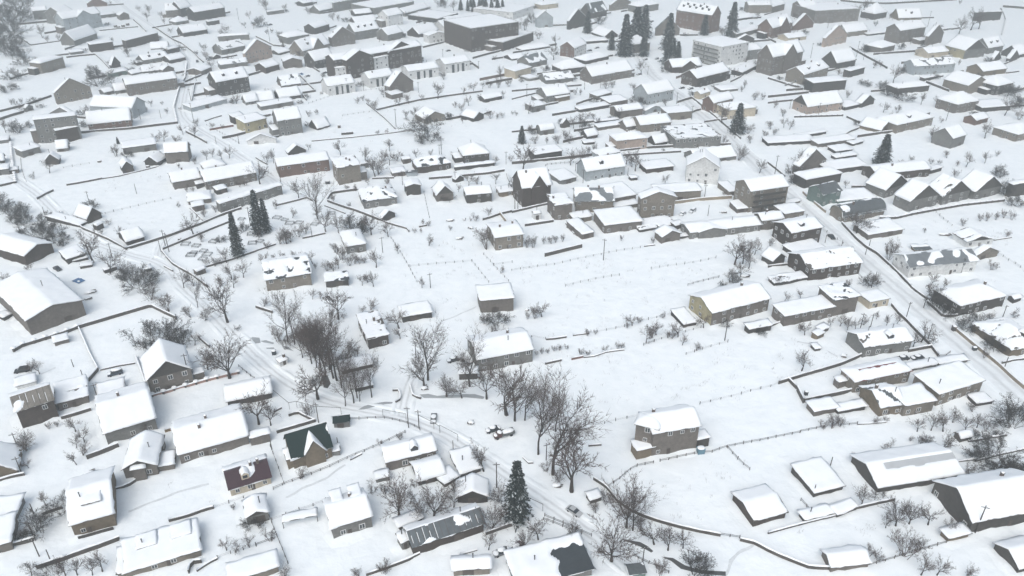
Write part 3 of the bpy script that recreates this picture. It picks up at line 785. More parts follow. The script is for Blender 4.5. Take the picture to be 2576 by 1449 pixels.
CNAME = {'t': 'tan', 'b': 'brown', 'g': 'grey', 'd': 'dark', 'w': 'white', 'y': 'yellow', 'p': 'peach', 'r': 'red', 'k': 'dark brown', 'm': 'green', 'e': 'pale blue', 'c': 'cream', 'o': 'ochre'}
def wmat(c):
    n, col, k, ks = WALL[c]; return mat(n, col, 0.85, 0.28, 1.1, k, 0.15, kscale=ks)
snow_m = mat('roof_snow', (0.86, 0.88, 0.90), 0.75, 0.02, 0.6, bump=0.10, spec=0.25, col2=(0.90, 0.91, 0.92))
deck_m = mat('eave_boards', (0.10, 0.09, 0.08), 0.8, 0.3, 2.0)
slate_m = mat('slate_roof', (0.105, 0.115, 0.12), 0.6, 0.25, 1.5, 'seam', kscale=1.2)
black_m = mat('black_roof', (0.042, 0.050, 0.056), 0.7, 0.2, 1.5)
metal_m = mat('grey_sheet_roof', (0.20, 0.215, 0.225), 0.55, 0.2, 0.6, 'seam', 0, 0.5, 0.2, kscale=0.9)
rust_m = mat('rusty_sheet_roof', (0.22, 0.20, 0.175), 0.7, 0.3, 0.8, 'seam', 0, 0.3, 0.1, kscale=0.9)
green_m = mat('dark_green_roof', (0.010, 0.026, 0.024), 0.9, 0.2, 1.5, 'seam', kscale=1.5)
purple_m = mat('wine_roof', (0.050, 0.022, 0.030), 0.55, 0.25, 1.5, 'seam', kscale=1.5)
redroof_m = mat('red_ridge_tiles', (0.16, 0.05, 0.045), 0.7, 0.25, 1.5)
ROOF = {'s': slate_m, 'k': black_m, 'm': metal_m, 'u': rust_m, 'g': green_m, 'p': purple_m, 'r': redroof_m, 'w': rust_m}
frame_m = mat('white_window_frame', (0.72, 0.72, 0.71), 0.5, 0.05)
glass_m = mat('window_glass', (0.035, 0.042, 0.048), 0.12, 0.4, 0.8, spec=0.6)
door_m = mat('door_boards', (0.085, 0.07, 0.06), 0.7, 0.3, 1.5)
brick_m = mat('chimney_brick', (0.13, 0.105, 0.09), 0.85, 0.3, 2.0)
flue_m = mat('flue_metal', (0.06, 0.06, 0.06), 0.6, 0.3)
bark_m = mat('bark', (0.046, 0.038, 0.033), 0.9, 0.35, 3)
twig_m = mat('twigs', (0.085, 0.064, 0.056), 0.9, 0.3, 0.4)
bush_m = mat('bush_twigs', (0.052, 0.047, 0.044), 0.9, 0.3, 0.4)
needle_m = mat('conifer_needles', (0.014, 0.022, 0.020), 0.8, 0.5, 0.5, col2=(0.030, 0.040, 0.037))
frost_m = mat('snowy_needles', (0.42, 0.45, 0.46), 0.8, 0.3, 1.0)
fence_m = mat('weathered_boards', (0.095, 0.085, 0.076), 0.85, 0.35, 0.8, 'plank', kscale=1.5)
fmats = {'pink': mat('pink_stone', (0.34, 0.215, 0.18), 0.8, 0.2), 'red': mat('red_boards', (0.16, 0.085, 0.07), 0.8, 0.3),
         'ochre': mat('ochre_boards', (0.20, 0.14, 0.08), 0.8, 0.3), 'tan': mat('tan_wall', (0.27, 0.225, 0.17), 0.85, 0.25), 'brick': mat('dark_brick_wall', (0.16, 0.12, 0.10), 0.85, 0.3)}
pole_m = mat('pole_timber', (0.055, 0.048, 0.042), 0.85, 0.3)
rail_m = mat('fence_rail', (0.10, 0.09, 0.082), 0.85, 0.3)
# ------------------------------------------------------------------ object helpers
def mesh(name, V, F, mats, mi=None, smooth=False):
    me = bpy.data.meshes.new(name); me.from_pydata(V, [], F)
    for m in mats: me.materials.append(m)
    if mi: me.polygons.foreach_set('material_index', mi)
    if smooth: me.polygons.foreach_set('use_smooth', [True]*len(me.polygons))
    me.update(); return me
def ob(name, data, parent=None, loc=(0, 0, 0), rz=0.0, scale=None):
    o = bpy.data.objects.new(name, data); COL.objects.link(o)
    o.location = loc; o.rotation_euler = (0, 0, rz)
    if scale: o.scale = scale
    if parent: o.parent = parent
    return o
THINGS = []   # (object, px, py, descriptor or None, own label)
def thing(o, cat, desc=None, label=None, group=None, at=None):
    o['category'] = cat; o['kind'] = 'thing'
    if group: o['group'] = group
    p = at or proj(o.location.x, o.location.y, 0)
    THINGS.append([o, p[0], p[1], desc, label]); return o
class MB:
    def __init__(s): s.V, s.F, s.M = [], [], []
    def box(s, x0, x1, y0, y1, z0, z1, m=0):
        n = len(s.V); s.V += [(x0, y0, z0), (x1, y0, z0), (x1, y1, z0), (x0, y1, z0), (x0, y0, z1), (x1, y0, z1), (x1, y1, z1), (x0, y1, z1)]
        for f in ((0, 3, 2, 1), (4, 5, 6, 7), (0, 1, 5, 4), (1, 2, 6, 5), (2, 3, 7, 6), (3, 0, 4, 7)): s.F.append(tuple(n+i for i in f)); s.M.append(m)
    def tube(s, p, q, r0, r1, k=3, m=0, cap=False):
        p, q = Vector(p), Vector(q); d = (q-p)
        if d.length < 1e-6: return
        d.normalize(); a = d.orthogonal().normalized(); b = d.cross(a); n = len(s.V)
        for c, r in ((p, r0), (q, r1)):
            for i in range(k):
                t = 2*pi*i/k; s.V.append(tuple(c + a*(r*cos(t)) + b*(r*sin(t))))
        for i in range(k):
            j = (i+1) % k; s.F.append((n+i, n+j, n+k+j, n+k+i)); s.M.append(m)
        if cap: s.F.append(tuple(n+k+i for i in range(k))); s.M.append(m)
    def blob(s, c, rx, ry, rz, m=0, seg=8, rings=4, half=True):
        n = len(s.V); cx, cy, cz = c
        for r in range(rings+1):
            ph = (pi/2)*r/rings if half else pi*r/rings - pi/2
            for i in range(seg):
                t = 2*pi*i/seg; w = 1 + 0.12*noise.noise(Vector((cx+cos(t)*2, cy+sin(t)*2, r)))
                s.V.append((cx+rx*cos(ph)*cos(t)*w, cy+ry*cos(ph)*sin(t)*w, cz+rz*sin(ph)))
        for r in range(rings):
            for i in range(seg):
                j = (i+1) % seg; s.F.append((n+r*seg+i, n+r*seg+j, n+(r+1)*seg+j, n+(r+1)*seg+i)); s.M.append(m)
    def mesh(s, name, mats, smooth=False): return mesh(name, s.V, s.F, mats, s.M, smooth)
# ------------------------------------------------------------------ houses
def roof_fn(kind, w, d, p):
    W, D = w/2, d/2
    if kind == 'g': return lambda x, y: (D - abs(y))*p
    if kind == 'f': return lambda x, y: (W - abs(x))*p
    if kind == 'h': return lambda x, y: min(W - abs(x), D - abs(y))*p
    if kind == 's': return lambda x, y: (y + D)*0.07
    if kind == 'b': return lambda x, y: d*0.42*sqrt(max(0.0, 1 - (min(abs(y), D)/D)**2)) - max(0, abs(y)-D)*0.8
    return lambda x, y: 0.0
def breaks(kind, w, d, o):
    W, D = w/2, d/2
    xs, ys = [-W-o, W+o], [-D-o, D+o]
    if kind == 'g': ys = [-D-o, 0, D+o]
    elif kind == 'f': xs = [-W-o, 0, W+o]
    elif kind == 'h':
        q = min(W, D)
        xs = sorted(set([-W-o, -(W-q), W-q, W+o])); ys = sorted(set([-D-o, -(D-q), D-q, D+o]))
    elif kind == 'b': ys = [-D-o] + [D*sin(a*pi/2/7) for a in range(-7, 8)] + [D+o]
    return xs, ys
def wall_mesh(kind, w, d, h, fn, mats, side2):
    W, D = w/2, d/2; V, F, M = [], [], []
    xs, ys = breaks(kind, w, d, 0)
    def face(pts, m):
        n = len(V)
        for (x, y) in pts: V.append((x, y, -0.6))
        for (x, y) in reversed(pts): V.append((x, y, h + max(0, fn(x, y)) + 0.015))
        F.append(tuple(range(n, n+2*len(pts)))); M.append(m)
    fx = [x for x in xs if -W <= x <= W]; fy = [y for y in ys if -D <= y <= D]
    face([(x, -D) for x in fx], 0); face([(x, D) for x in reversed(fx)], 0)
    face([(W, y) for y in fy], side2); face([(-W, y) for y in reversed(fy)], side2)
    return mesh('wall', V, F, mats, M)
def deck_mesh(kind, w, d, h, fn, o, m, th=0.16):
    xs, ys = breaks(kind, w, d, o); V, F = [], []; nx, ny = len(xs), len(ys)
    for s in (0, 1):
        for y in ys:
            for x in xs: V.append((x, y, h + fn(x, y) + s*th))
    I = lambda s, j, i: s*nx*ny + j*nx + i
    for j in range(ny-1):
        for i in range(nx-1):
            a, b, c, e = I(1, j, i), I(1, j, i+1), I(1, j+1, i+1), I(1, j+1, i)
            a2, b2, c2, e2 = I(0, j, i), I(0, j, i+1), I(0, j+1, i+1), I(0, j+1, i)
            if kind == 'h' and (i == 0) != (j == 0) and (i in (0, nx-2)) and (j in (0, ny-2)):
                F += [(a, b, e), (b, c, e), (a2, e2, b2), (b2, e2, c2)]
            elif kind == 'h':
                F += [(a, b, c), (a, c, e), (a2, c2, b2), (a2, e2, c2)]
            else: F += [(a, b, c, e), (a2, e2, c2, b2)]
    for i in range(nx-1): F += [(I(0, 0, i), I(0, 0, i+1), I(1, 0, i+1), I(1, 0, i)), (I(0, ny-1, i+1), I(0, ny-1, i), I(1, ny-1, i), I(1, ny-1, i+1))]
    for j in range(ny-1): F += [(I(0, j+1, 0), I(0, j, 0), I(1, j, 0), I(1, j+1, 0)), (I(0, j, nx-1), I(0, j+1, nx-1), I(1, j+1, nx-1), I(1, j, nx-1))]
    return mesh('roof', V, F, [m])
def sst(a, b, x):
    t = min(1, max(0, (x-a)/(b-a))); return t*t*(3-2*t)
def snow_mesh(kind, w, d, h, fn, o, step, seed, cover=None, th=0.42, base=0.16):
    "thick pillow of snow over a roof: heightfield with rounded border and a skirt"
    o2 = o + 0.05; W, D = w/2+o2, d/2+o2
    nx = max(4, min(110 if cover else 40, int(2*W/step))); ny = max(4, min(60 if cover else 40, int(2*D/step)))
    if nx % 2: nx += 1
    if ny % 2: ny += 1
    sx, sy = seed*3.1, seed*7.7; V, F = [], []
    for j in range(ny+1):
        for i in range(nx+1):
            x, y = -W + 2*W*i/nx, -D + 2*D*j/ny
            ed = min(W-abs(x), D-abs(y))
            fx, fy = x, y
            rz = fn(x, y)
            if kind in 'gfh':  # soften ridges
                e = 0.35; rz = (fn(x+e, y)+fn(x-e, y)+fn(x, y+e)+fn(x, y-e)+2*rz)/6
            nz = noise.noise(Vector((x*0.35+sx, y*0.35+sy, seed)))*0.22 + noise.noise(Vector((x*1.1+sx, y*1.1, seed)))*0.05
            t = th*(0.62+0.38*sst(0, 0.9, ed)) + nz
            if cover: 
                c = cover(x/W, y/D, x, y)
                t = t*c - 0.10*(1-c)
            if ed < 1e-6:
                k = 0.52*noise.noise(Vector((x*0.4+sx, y*0.45+sy, 3.3)))+0.22*noise.noise(Vector((x*1.7+sx, y*1.7+sy, 1.3)))+0.03
                if abs(x) > W-1e-6: x += k*(1 if x > 0 else -1)
                if abs(y) > D-1e-6: y += k*(1 if y > 0 else -1)
            V.append((x, y, h + rz + base + t))
    I = lambda j, i: j*(nx+1)+i
    for j in range(ny):
        for i in range(nx): F.append((I(j, i), I(j, i+1), I(j+1, i+1), I(j+1, i)))
    ring = [(0, i) for i in range(nx+1)] + [(j, nx) for j in range(1, ny+1)] + [(ny, i) for i in range(nx-1, -1, -1)] + [(j, 0) for j in range(ny-1, 0, -1)]
    n0 = len(V)
    for (j, i) in ring:
        x, y, z = V[I(j, i)]
        x0, y0 = max(-W+.08, min(W-.08, x)), max(-D+.08, min(D-.08, y))
        V.append((x0, y0, min(z-0.02, h + fn(x0, y0) + base*0.5)))
    m = len(ring)
    for a in range(m):
        b = (a+1) % m; F.append((I(*ring[b]), I(*ring[a]), n0+a, n0+b))
    return mesh('roof_snow', V, F, [snow_m], None, True)
def box_mesh(name, w, d, h, mats, z0=0.0):
    b = MB(); b.box(-w/2, w/2, -d/2, d/2, z0, h); return b.mesh(name, mats)
_b = MB(); 
for (x0, x1, z0, z1) in ((-.66, .66, 0, .1), (-.66, .66, 1.35, 1.45), (-.66, -.55, .1, 1.35), (.55, .66, .1, 1.35), (-.05, .05, .1, 1.35)): _b.box(x0, x1, -.09, .02, z0, z1)
WIN = _b.mesh('window', [frame_m])
_b = MB(); _b.box(-.56, .56, -.05, .02, .08, 1.37); PANE = _b.mesh('pane', [glass_m])
_b = MB()
for (x0, x1, z0, z1) in ((-.66, .66, 0, .1), (-.66, .66, 1.35, 1.45), (-.66, -.55, .1, 1.35), (.55, .66, .1, 1.35)): _b.box(x0, x1, -.09, .02, z0, z1)
_b.box(-.56, .56, -.05, .02, .08, 1.37, 1)
WINFAR = _b.mesh('window', [frame_m, glass_m])
_b = MB(); _b.box(-.5, .5, -.07, .02, 0, 2.05); DOOR = _b.mesh('door', [door_m])
_b = MB(); _b.box(-1.3, 1.3, -.06, .02, 0, 2.4); GATE = _b.mesh('shed_door', [door_m])
_b = MB(); _b.box(-1.1, 1.1, -.08, .02, 0, 1.0); BAY = _b.mesh('window_bay', [glass_m])
_b = MB(); _b.box(-.35, .35, -.35, .35, -.8, 1.5, 0); _b.box(-.42, .42, -.42, .42, 1.5, 1.62, 0); CHIM = _b.mesh('chimney', [brick_m])
_b = MB(); _b.blob((0, 0, 1.62), .42, .42, .28); CSNOW = _b.mesh('chimney_snow', [snow_m], True)
_b = MB(); _b.tube((0, 0, -.6), (0, 0, 1.9), .13, .13, 6, 0, True); _b.tube((0, 0, 1.9), (0, 0, 2.05), .2, .2, 6, 0, True); FLUE = _b.mesh('flue', [flue_m])
def add_windows(root, rel, w, d, h, near, floors, r, cnt):
    (lx, ly, rz) = rel
    def put(name, data, x, y, z, a, sc_=None):
        c, s = cos(rz), sin(rz)
        return ob(name, data, root, (lx + x*c - y*s, ly + x*s + y*c, z), rz + a, sc_)
    for (L, a, face) in ((w, 0, 0), (d, pi/2, 1), (d, -pi/2, 2)):
        n = int(L/3.4)
        for fl in range(floors):
            zc = h*(fl/floors) + min(1.0, h/floors*0.32)
            hz = min(1.0, (h/floors)*0.5/1.45)
            for k in range(n):
                if r.random() < (0.42 if face == 0 else 0.6): continue
                if cnt[0] > 60: return
                cnt[0] += 1
                t = -L/2 + L*(k+0.5)/n + r.uniform(-.3, .3)
                if face == 0: x, y = t, -d/2
                elif face == 1: x, y = w/2, t
                else: x, y = -w/2, -t
                s = r.choice((0.85, 1.0, 1.15))
                wn = put('window', WIN if near else WINFAR, x, y, zc, a, (s, 1, hz*s))
                if near: ob('pane', PANE, wn)
def build_block(root, rel, kind, p, w, d, h, wm, opts, near, seed, step, wing=False, side2=None):
    (lx, ly, rz) = rel; r = random.Random(seed)
    fn = roof_fn(kind, w, d, p)
    pre = 'wing_' if wing else ''
    mats = [wmat(wm)] + ([wmat(side2)] if side2 else [])
    if 'q' in opts: mats = [wmat(wm), wmat('y')] if not side2 else mats
    ob(pre+'wall', wall_mesh(kind, w, d, h, fn, mats, 1 if len(mats) > 1 and 'qP' not in opts else 0), root, (lx, ly, 0), rz)
    o = 0.3 if kind in 'l' else (0.48 if w > 6 else 0.3)
    rm = deck_m; cover = None
    code = ''
    for i, ch in enumerate(opts):
        if ch in 'BP' and i+1 < len(opts) and opts[i+1] in ROOF: code = opts[i+1]
    so, s2 = r.uniform(0, 50), r.uniform(0, 50)
    if 'B' in opts:
        rm = ROOF.get(code, slate_m)
        cover = lambda u, v, x, y: sst(0.18, 0.30, noise.noise(Vector((x*0.22+so, y*0.22+s2, 0)))*0.9 - 0.05 + (.17 if code == 'm' else 0) + (0.25 if v > 0.15 else 0))
        if code == 'p': cover = lambda u, v, x, y: max(1 - sst(.28, .40, sqrt((u-.06)**2*1.5 + (v+.12)**2*.55) + .14*noise.noise(Vector((x*.5, y*.5, 1)))), sst(.25, .4, v)*.9)
    elif 'S' in opts:
        rm = rust_m if wm == 'k' and h > 4.5 else mat('dark_sheet_roof', (.105, .118, .126), .6, .25, .8)
        cover = lambda u, v, x, y: max(0.0*sst(0.80, 0.92, abs(((x*0.56+20) % 1)-0.5)*2)*sst(-.55, .1, v+.5*noise.noise(Vector((round(x*.56)*3.1, so, 0)))), sst(0.24, 0.3, noise.noise(Vector((x*0.25+so, y*0.35, 4)))*0.9-0.12*(v > -.5)), sst(.02, .06, v)*.9)
    elif 'M' in opts:
        rm = mat('pale_sheet_roof', (.42, .43, .44), .5, .08, .6)
        cover = lambda u, v, x, y: 1 - sst(-0.05, 0.02, u + 0.62)*sst(-0.42, -0.36, v + 0.05*noise.noise(Vector((x*0.3, so, 0))))*sst(-0.02, -0.06, v)
    elif 'P' in opts:
        rm = ROOF.get(code, black_m)
        if 'H' in opts:
            cover = lambda u, v, x, y: 1 - sst(0.12, 0.2, u+0.12*noise.noise(Vector((y*0.4, so, 0))))*sst(0.55, 0.4, v + 0.25*noise.noise(Vector((x*0.5, y*0.5, 3))))
        else: cover = lambda u, v, x, y: sst(-0.16, -0.06, noise.noise(Vector((x*0.3+so, y*0.3+s2, 0))) + noise.noise(Vector((x*0.9+so, y*0.9, 0)))*0.35 + 0.12)
    elif 'R' in opts:
        rm = redroof_m
        cover = lambda u, v, x, y: sst(0.35, 0.6, abs(y) + 0.3*noise.noise(Vector((x*0.4+so, 0, 0)))) if abs(x) < w/2-d/2 else 1
    if cover is None and near and not wing and w*d > 60 and r.random() < .16:
        q0 = r.uniform(-.02, .12)
        cover = lambda u, v, x, y: 1 - sst(.0, .10, noise.noise(Vector((x*.16+so, y*.5+s2, 2)))*.7 + noise.noise(Vector((x*.8+so, y*.8, 7)))*.25 - q0 - .24 + .22*sst(.80, .97, max(abs(u), abs(v))) + .12*sst(.12, 0, abs(v))*(kind == 'g'))
    roof = ob(pre+'roof', deck_mesh(kind, w, d, h, fn, o, rm), root, (lx, ly, 0), rz)
    th = 0.42 if w*d > 40 else 0.34
    if 'S' in opts:
        b = MB(); n_ = int(w/1.5); O = d/2+o-.05
        for i in range(n_+1):
            x = -w/2 + w*i/n_; a_, c_ = (x, -O, h+fn(x, -O)+.17), (x, 0, h+fn(x, 0)+.17)
            b.tube(a_, c_, .08, .08, 4, 0)
            t0, t1 = r.uniform(.0, .35), r.uniform(.6, 1.0)
            P_ = lambda t: (x+.26, -O+O*t, h+fn(x, -O+O*t)+.16)
            if r.random() < .6: b.tube(P_(t0), P_(t1), .06, .09, 5, 1)
        ob('roof_seams', b.mesh('roof_seams', [deck_m, snow_m]), roof)
    st = step if not cover else min(step, 0.5)
    if 'S' in opts: st = 0.3; th = .3
    ob('roof_snow', snow_mesh(kind, w, d, h, fn, o, st, seed*0.37 % 60, cover, th), roof)
    if kind == 'l' and w > 9 and not wing:  # parapet upstand
        b = MB()
        W, D = w/2, d/2
        for (x0, x1, y0, y1) in ((-W-.1, W+.1, -D-.1, -D+.15), (-W-.1, W+.1, D-.15, D+.1), (-W-.1, -W+.15, -D+.15, D-.15), (W-.15, W+.1, -D+.15, D-.15)): b.box(x0, x1, y0, y1, h-.3, h+.55)
        ob('parapet', b.mesh('parapet', [wmat(wm)]), root, (lx, ly, 0), rz)
    return fn, roof, o
def gable_wing(root, x, y, w, d, h, p, wm, near, seed, step, rm=None):
    "cross gable projecting on the front slope"
    build_block(root, (x, y, 0), 'f', p, w, d, h, wm, '' , near, seed, step, True)
houses = []
def ptok(tok):
    out = []; i = 0
    return tok
def footprint(tile, a):
    u1, v1, u2, v2, wp, T = a
    A, B = Vector(tg(tile, u1, v1)), Vector(tg(tile, u2, v2))
    return A, B
def solve(tile, a, kind, pdeg):
    u1, v1, u2, v2, wp, T = a
    A, B = footprint(tile, a); M = (A+B)/2; w = (B-A).length
    n = Vector((-(B-A).y, (B-A).x)).normalized()
    if n.dot(M) < 0: n = -n
    h = max(1.0, height_at(M.x, M.y, wp/SC)); p = tan(R(pdeg))
    if kind != 'l': h += .42*H/M.length + (.4*p if kind in 'gh' else 0)
    Tn = tpx(tile, 0, T)[1]
    def top(kind, d, p):
        if kind in 'gh': q = M + n*d/2; z = h + min(d/2, w/2 if kind == 'h' else 1e9)*p
        elif kind == 'f': q = M + n*d; z = h + w/2*p
        elif kind == 'b': q = M + n*d/2; z = h + d*0.42
        elif kind == 's': q = M + n*d; z = h + d*0.07
        else: q = M + n*d; z = h
        return proj(q.x, q.y, z+0.5)[1]
    def bis(f, lo, hi):
        for _ in range(40):
            m = (lo+hi)/2
            if f(m) > Tn: lo = m
            else: hi = m
        return lo
    lo = bis(lambda d: top(kind, d, p), 2.4, 46.0)
    far = scale_at(M.y) < 7.0
    k_ = 1.0 if far else 3.0
    dmax = {'g': min(max(.85*w, 8), 14)*k_, 'h': min(max(.9*w, 8), 15)*k_, 's': min(max(.9*w, 7), 13)*(1.0 if far else 3.0), 'f': min(max(1.15*w, 9), 19)*k_, 'b': 20, 'l': max(1.1*w, 10)}[kind]
    if lo > dmax:
        lo = dmax
        if kind == 's' and far: kind = 'g'; p = .2
        if kind in 'gfh': p = bis(lambda q: top(kind, lo, q), p, 1.05)
    d = lo; C = M + n*d/2; rz = atan2((B-A).y, (B-A).x)
    return kind, C, rz, w, d, h, p
def build_houses():
    tile = None; last = None; k = 0
    for line in HOUSES.strip().split('\n'):
        if line[0] == '#': tile = line[1:]; continue
        wing = line[0] == '+'; line = line[1:] if wing else line
        lab = None
        if '@' in line: line, lab = line.split('@')
        t = line.split(); a = [float(x) for x in t[:6]]; kind = t[6][0]; pd = float(t[6][1:] or {'g': 25, 'f': 35, 'h': 25}.get(kind, 10)) if kind in 'gfh' else 0
        if kind == 'h' and not t[6][1:]: pd = 24
        wm = t[7][0]; side2 = t[7][2] if '/' in t[7] else None
        opts = t[8] if len(t) > 8 else ''
        if len(t) > 9: opts += t[9]
        k += 1
        kind, C, rz, w, d, h, p = solve(tile, a, kind, pd)
        px = scale_at(C.y); near = px > 7.0
        step = 0.8 if px > 8.5 else (1.0 if px > 6 else 1.5)
        r = random.Random(k*13)
        if wing:
            root, rC, rrz = last
            dv = C - rC; c, s = cos(-rrz), sin(-rrz)
            rel = (dv.x*c - dv.y*s, dv.x*s + dv.y*c, rz - rrz)
            build_block(root, rel, kind, p, w, d, h, wm, opts, near, k, step, True, side2)
            if 'n' not in opts and h > 2.2: add_windows(root, rel, w, d, h, near, max(1, round(h/3.1)), r, [40])
            continue
        area = w*d
        isshed = 'n' in opts and (area < 70 or h < 2.4)
        nm = 'shed' if isshed else ('barn' if 'n' in opts else 'house')
        root = bpy.data.objects.new(nm, None); COL.objects.link(root); root.empty_display_size = 1
        root.location = (C.x, C.y, 0); root.rotation_euler = (0, 0, rz)
        last = (root, C, rz)
        fn, roof, o = build_block(root, (0, 0, 0), kind, p, w, d, h, wm, opts, near, k, step, False, side2)
        floors = max(1, round(h/3.1)); cnt = [0]
        if 'v' in opts:
            nb = 3
            for i in range(nb):
                x = w*(-.18+.2*i); hb = h*0.82; wb = w*.1/2.2*(1.0 if i != 1 else .55)
                ob('window_bay', BAY, root, (x, -d/2, h*.03), 0, (wb, 1, hb))
            for i in range(2): ob('window', WINFAR, root, (w*(.36+.07*i)*(-1 if i else 1), -d/2, h*.5))
        elif 'n' not in opts:
            add_windows(root, (0, 0, 0), w, d, h, near, floors, r, cnt)
            ob('door', DOOR, root, (r.uniform(-.15, .15)*w, -d/2, 0))
        elif h > 2.2:
            ob('shed_door', GATE, root, (r.uniform(-.3, .3)*max(0, w-3), -d/2, 0), 0, (min(1, w/6), 1, min(1, h*.8/2.4)))
        if 'k' in opts.replace('Pk', '').replace('nBk', ''):
            nb = MB()
            for fl in range(1, floors+1):
                z = h*(fl-1)/floors + 0.15
                nb.box(-w*.42, w*.42, -d/2-1.2, -d/2-.01, z-.15, z); nb.box(-w*.42, w*.42, -d/2-1.2, -d/2-1.1, z, z+.95)
            ob('balcony', nb.mesh('balcony', [wmat('d' if wm != 'w' else 'g')]), root)
        if 'D' in opts:
            b = MB(); rise = fn(0, 0)
            if kind == 'f': q_ = [(-w/2+.1, -d/2-.07, h+.05), (w/2-.1, -d/2-.07, h+.05), (0, -d/2-.07, h+w/2*p-.05)]; e_ = (0, .12)
            else: q_ = [(-w/2-.07, d/2-.1, h+.05), (-w/2-.07, -d/2+.1, h+.05), (-w/2-.07, 0, h+d/2*p-.05)]; e_ = (.12, 0)
            b.V += q_ + [(a_+e_[0], c_+e_[1], z_) for a_, c_, z_ in q_]; b.F += [(0, 1, 2), (5, 4, 3), (0, 3, 4, 1), (1, 4, 5, 2), (2, 5, 3, 0)]; b.M += [0]*5
            ob('gable_boards', b.mesh('gable_boards', [wmat('d')]), root)
        if 'x' in opts:
            m2 = {'k': 'k', 'o': 'o'}.get(wm, wm); gw = w*(0.5 if wm in 'ok' else .38)
            hg = h*(1.0 if wm != 'o' else 1.0); pp = min(1.5, d*p*.96/gw)
            gd = d/2 + .8
            gable_wing(root, w*(0.06 if wm != 'g' else -.2), -d/2 + gd/2 - .8, gw, gd, hg, pp, m2, near, k+500, step)
        nd = 0
        for i, ch in enumerate(opts):
            if ch == 'd' : nd = int(opts[i+1]) if i+1 < len(opts) and opts[i+1].isdigit() else 1
        for i in range(nd):
            row = i % 2 if nd > 4 else 0
            x = (w*((i+0.5)/nd - 0.5)*0.8) if nd > 1 else w*0.08*r.choice((-1, 1))
            y = -d*0.27 + row*d*0.12; z = h + fn(x, y); dw = 1.7 if nd != 1 else 2.0
            b = MB(); b.box(-dw/2, dw/2, -1.0, 1.4, -.4, 1.3); b.V += [(-dw/2, -1, 1.3), (dw/2, -1, 1.3), (0, -1, 1.3+dw*.4)]; n_ = len(b.V)-3; b.F.append((n_, n_+1, n_+2)); b.M.append(0)
            b.box(-dw*.3, dw*.3, -1.06, -.99, .15, 1.05, 1)
            dm = ob('dormer', b.mesh('dormer', [wmat('d' if wm not in 'wc' else wm), glass_m]), root, (x, y, z))
            ob('dormer_snow', snow_mesh('f', dw, 2.6, 1.3, roof_fn('f', dw, 2.6, .8), .15, .35, k+i, None, .2, -.05), dm, (0, .2, 0))
        if 'c' in opts or (nm == 'house' and r.random() < .6):
            n = 2 if nm == 'house' and r.random() < .35 else 1
            for i in range(n):
                x, y = r.uniform(-.36, .36)*w, r.uniform(-.18, .22)*d
                z = h + fn(x, y) + .1
                if r.random() < .5 or 'c' in opts:
                    ch = ob('chimney', CHIM, roof, (x, y, z)); ob('chimney_snow', CSNOW, ch)
                else: ob('flue', FLUE, roof, (x, y, z))
        elif nm != 'house' and r.random() < .15:
            ob('flue', FLUE, roof, (r.uniform(-.3, .3)*w, r.uniform(-.2, .2)*d, h+fn(0, -d*.2)))
        if nm == 'house' and px < 7.2 and w > 8 and kind in 'gsh' and 'v' not in opts and r.random() < .42:
            sg = r.choice((-1, 1)); aw = r.uniform(3, 5); build_block(root, (sg*(w/2+aw/2), r.uniform(-.2, .1)*d, 0), 's', 0, aw, d*r.uniform(.45, .7), max(2, h*r.uniform(.4, .6)), r.choice((wm, 'd', 'b')), '', near, k+900, step, True)
        if 'W' in opts: build_block(root, (w*.03, -d*.10, 0), 's', 0, w*.42, d*.40, h+d*.19*p+.95, 'd', '', near, k+800, .5, True)
        if 'r2' in opts:
            for sx in (-.2, .28):
                build_block(root, (sx*w, d*.27, 0), 's', 0, w*.24, d*.40, h+d*.25*p+.9, wm, '', near, k+700, .5, True)
        rdesc = {'g': 'gabled', 'f': 'front-gabled', 'h': 'hip-roofed', 's': 'lean-roofed', 'l': 'flat-roofed', 'b': 'arched'}[kind]
        size = 'tall' if h > 6 else ('low' if h < 2 else ('long' if w > 2.2*d and w > 12 else ('small' if area < 60 else ('large' if area > 330 else ''))))
        desc = ' '.join(x for x in (size, CNAME[wm], rdesc, nm) if x)
        pp_ = proj(C.x, C.y, h*.5)
        short = rest = None
        if lab:
            short, _, rest = lab.partition('|'); label = (short + ' ' + rest).strip()
        thing(root, nm, desc, label if lab else None, None, pp_)
        if lab and 'out' not in opts: houses.append((pp_[0], pp_[1], short))
        root['w'] = w; root['d'] = d
        FOOT.append((C.x, C.y, w, d, rz, h))
FOOT = []
build_houses()
for o in COL.objects:
    for key in ('w', 'd'):
        if key in o: del o[key]
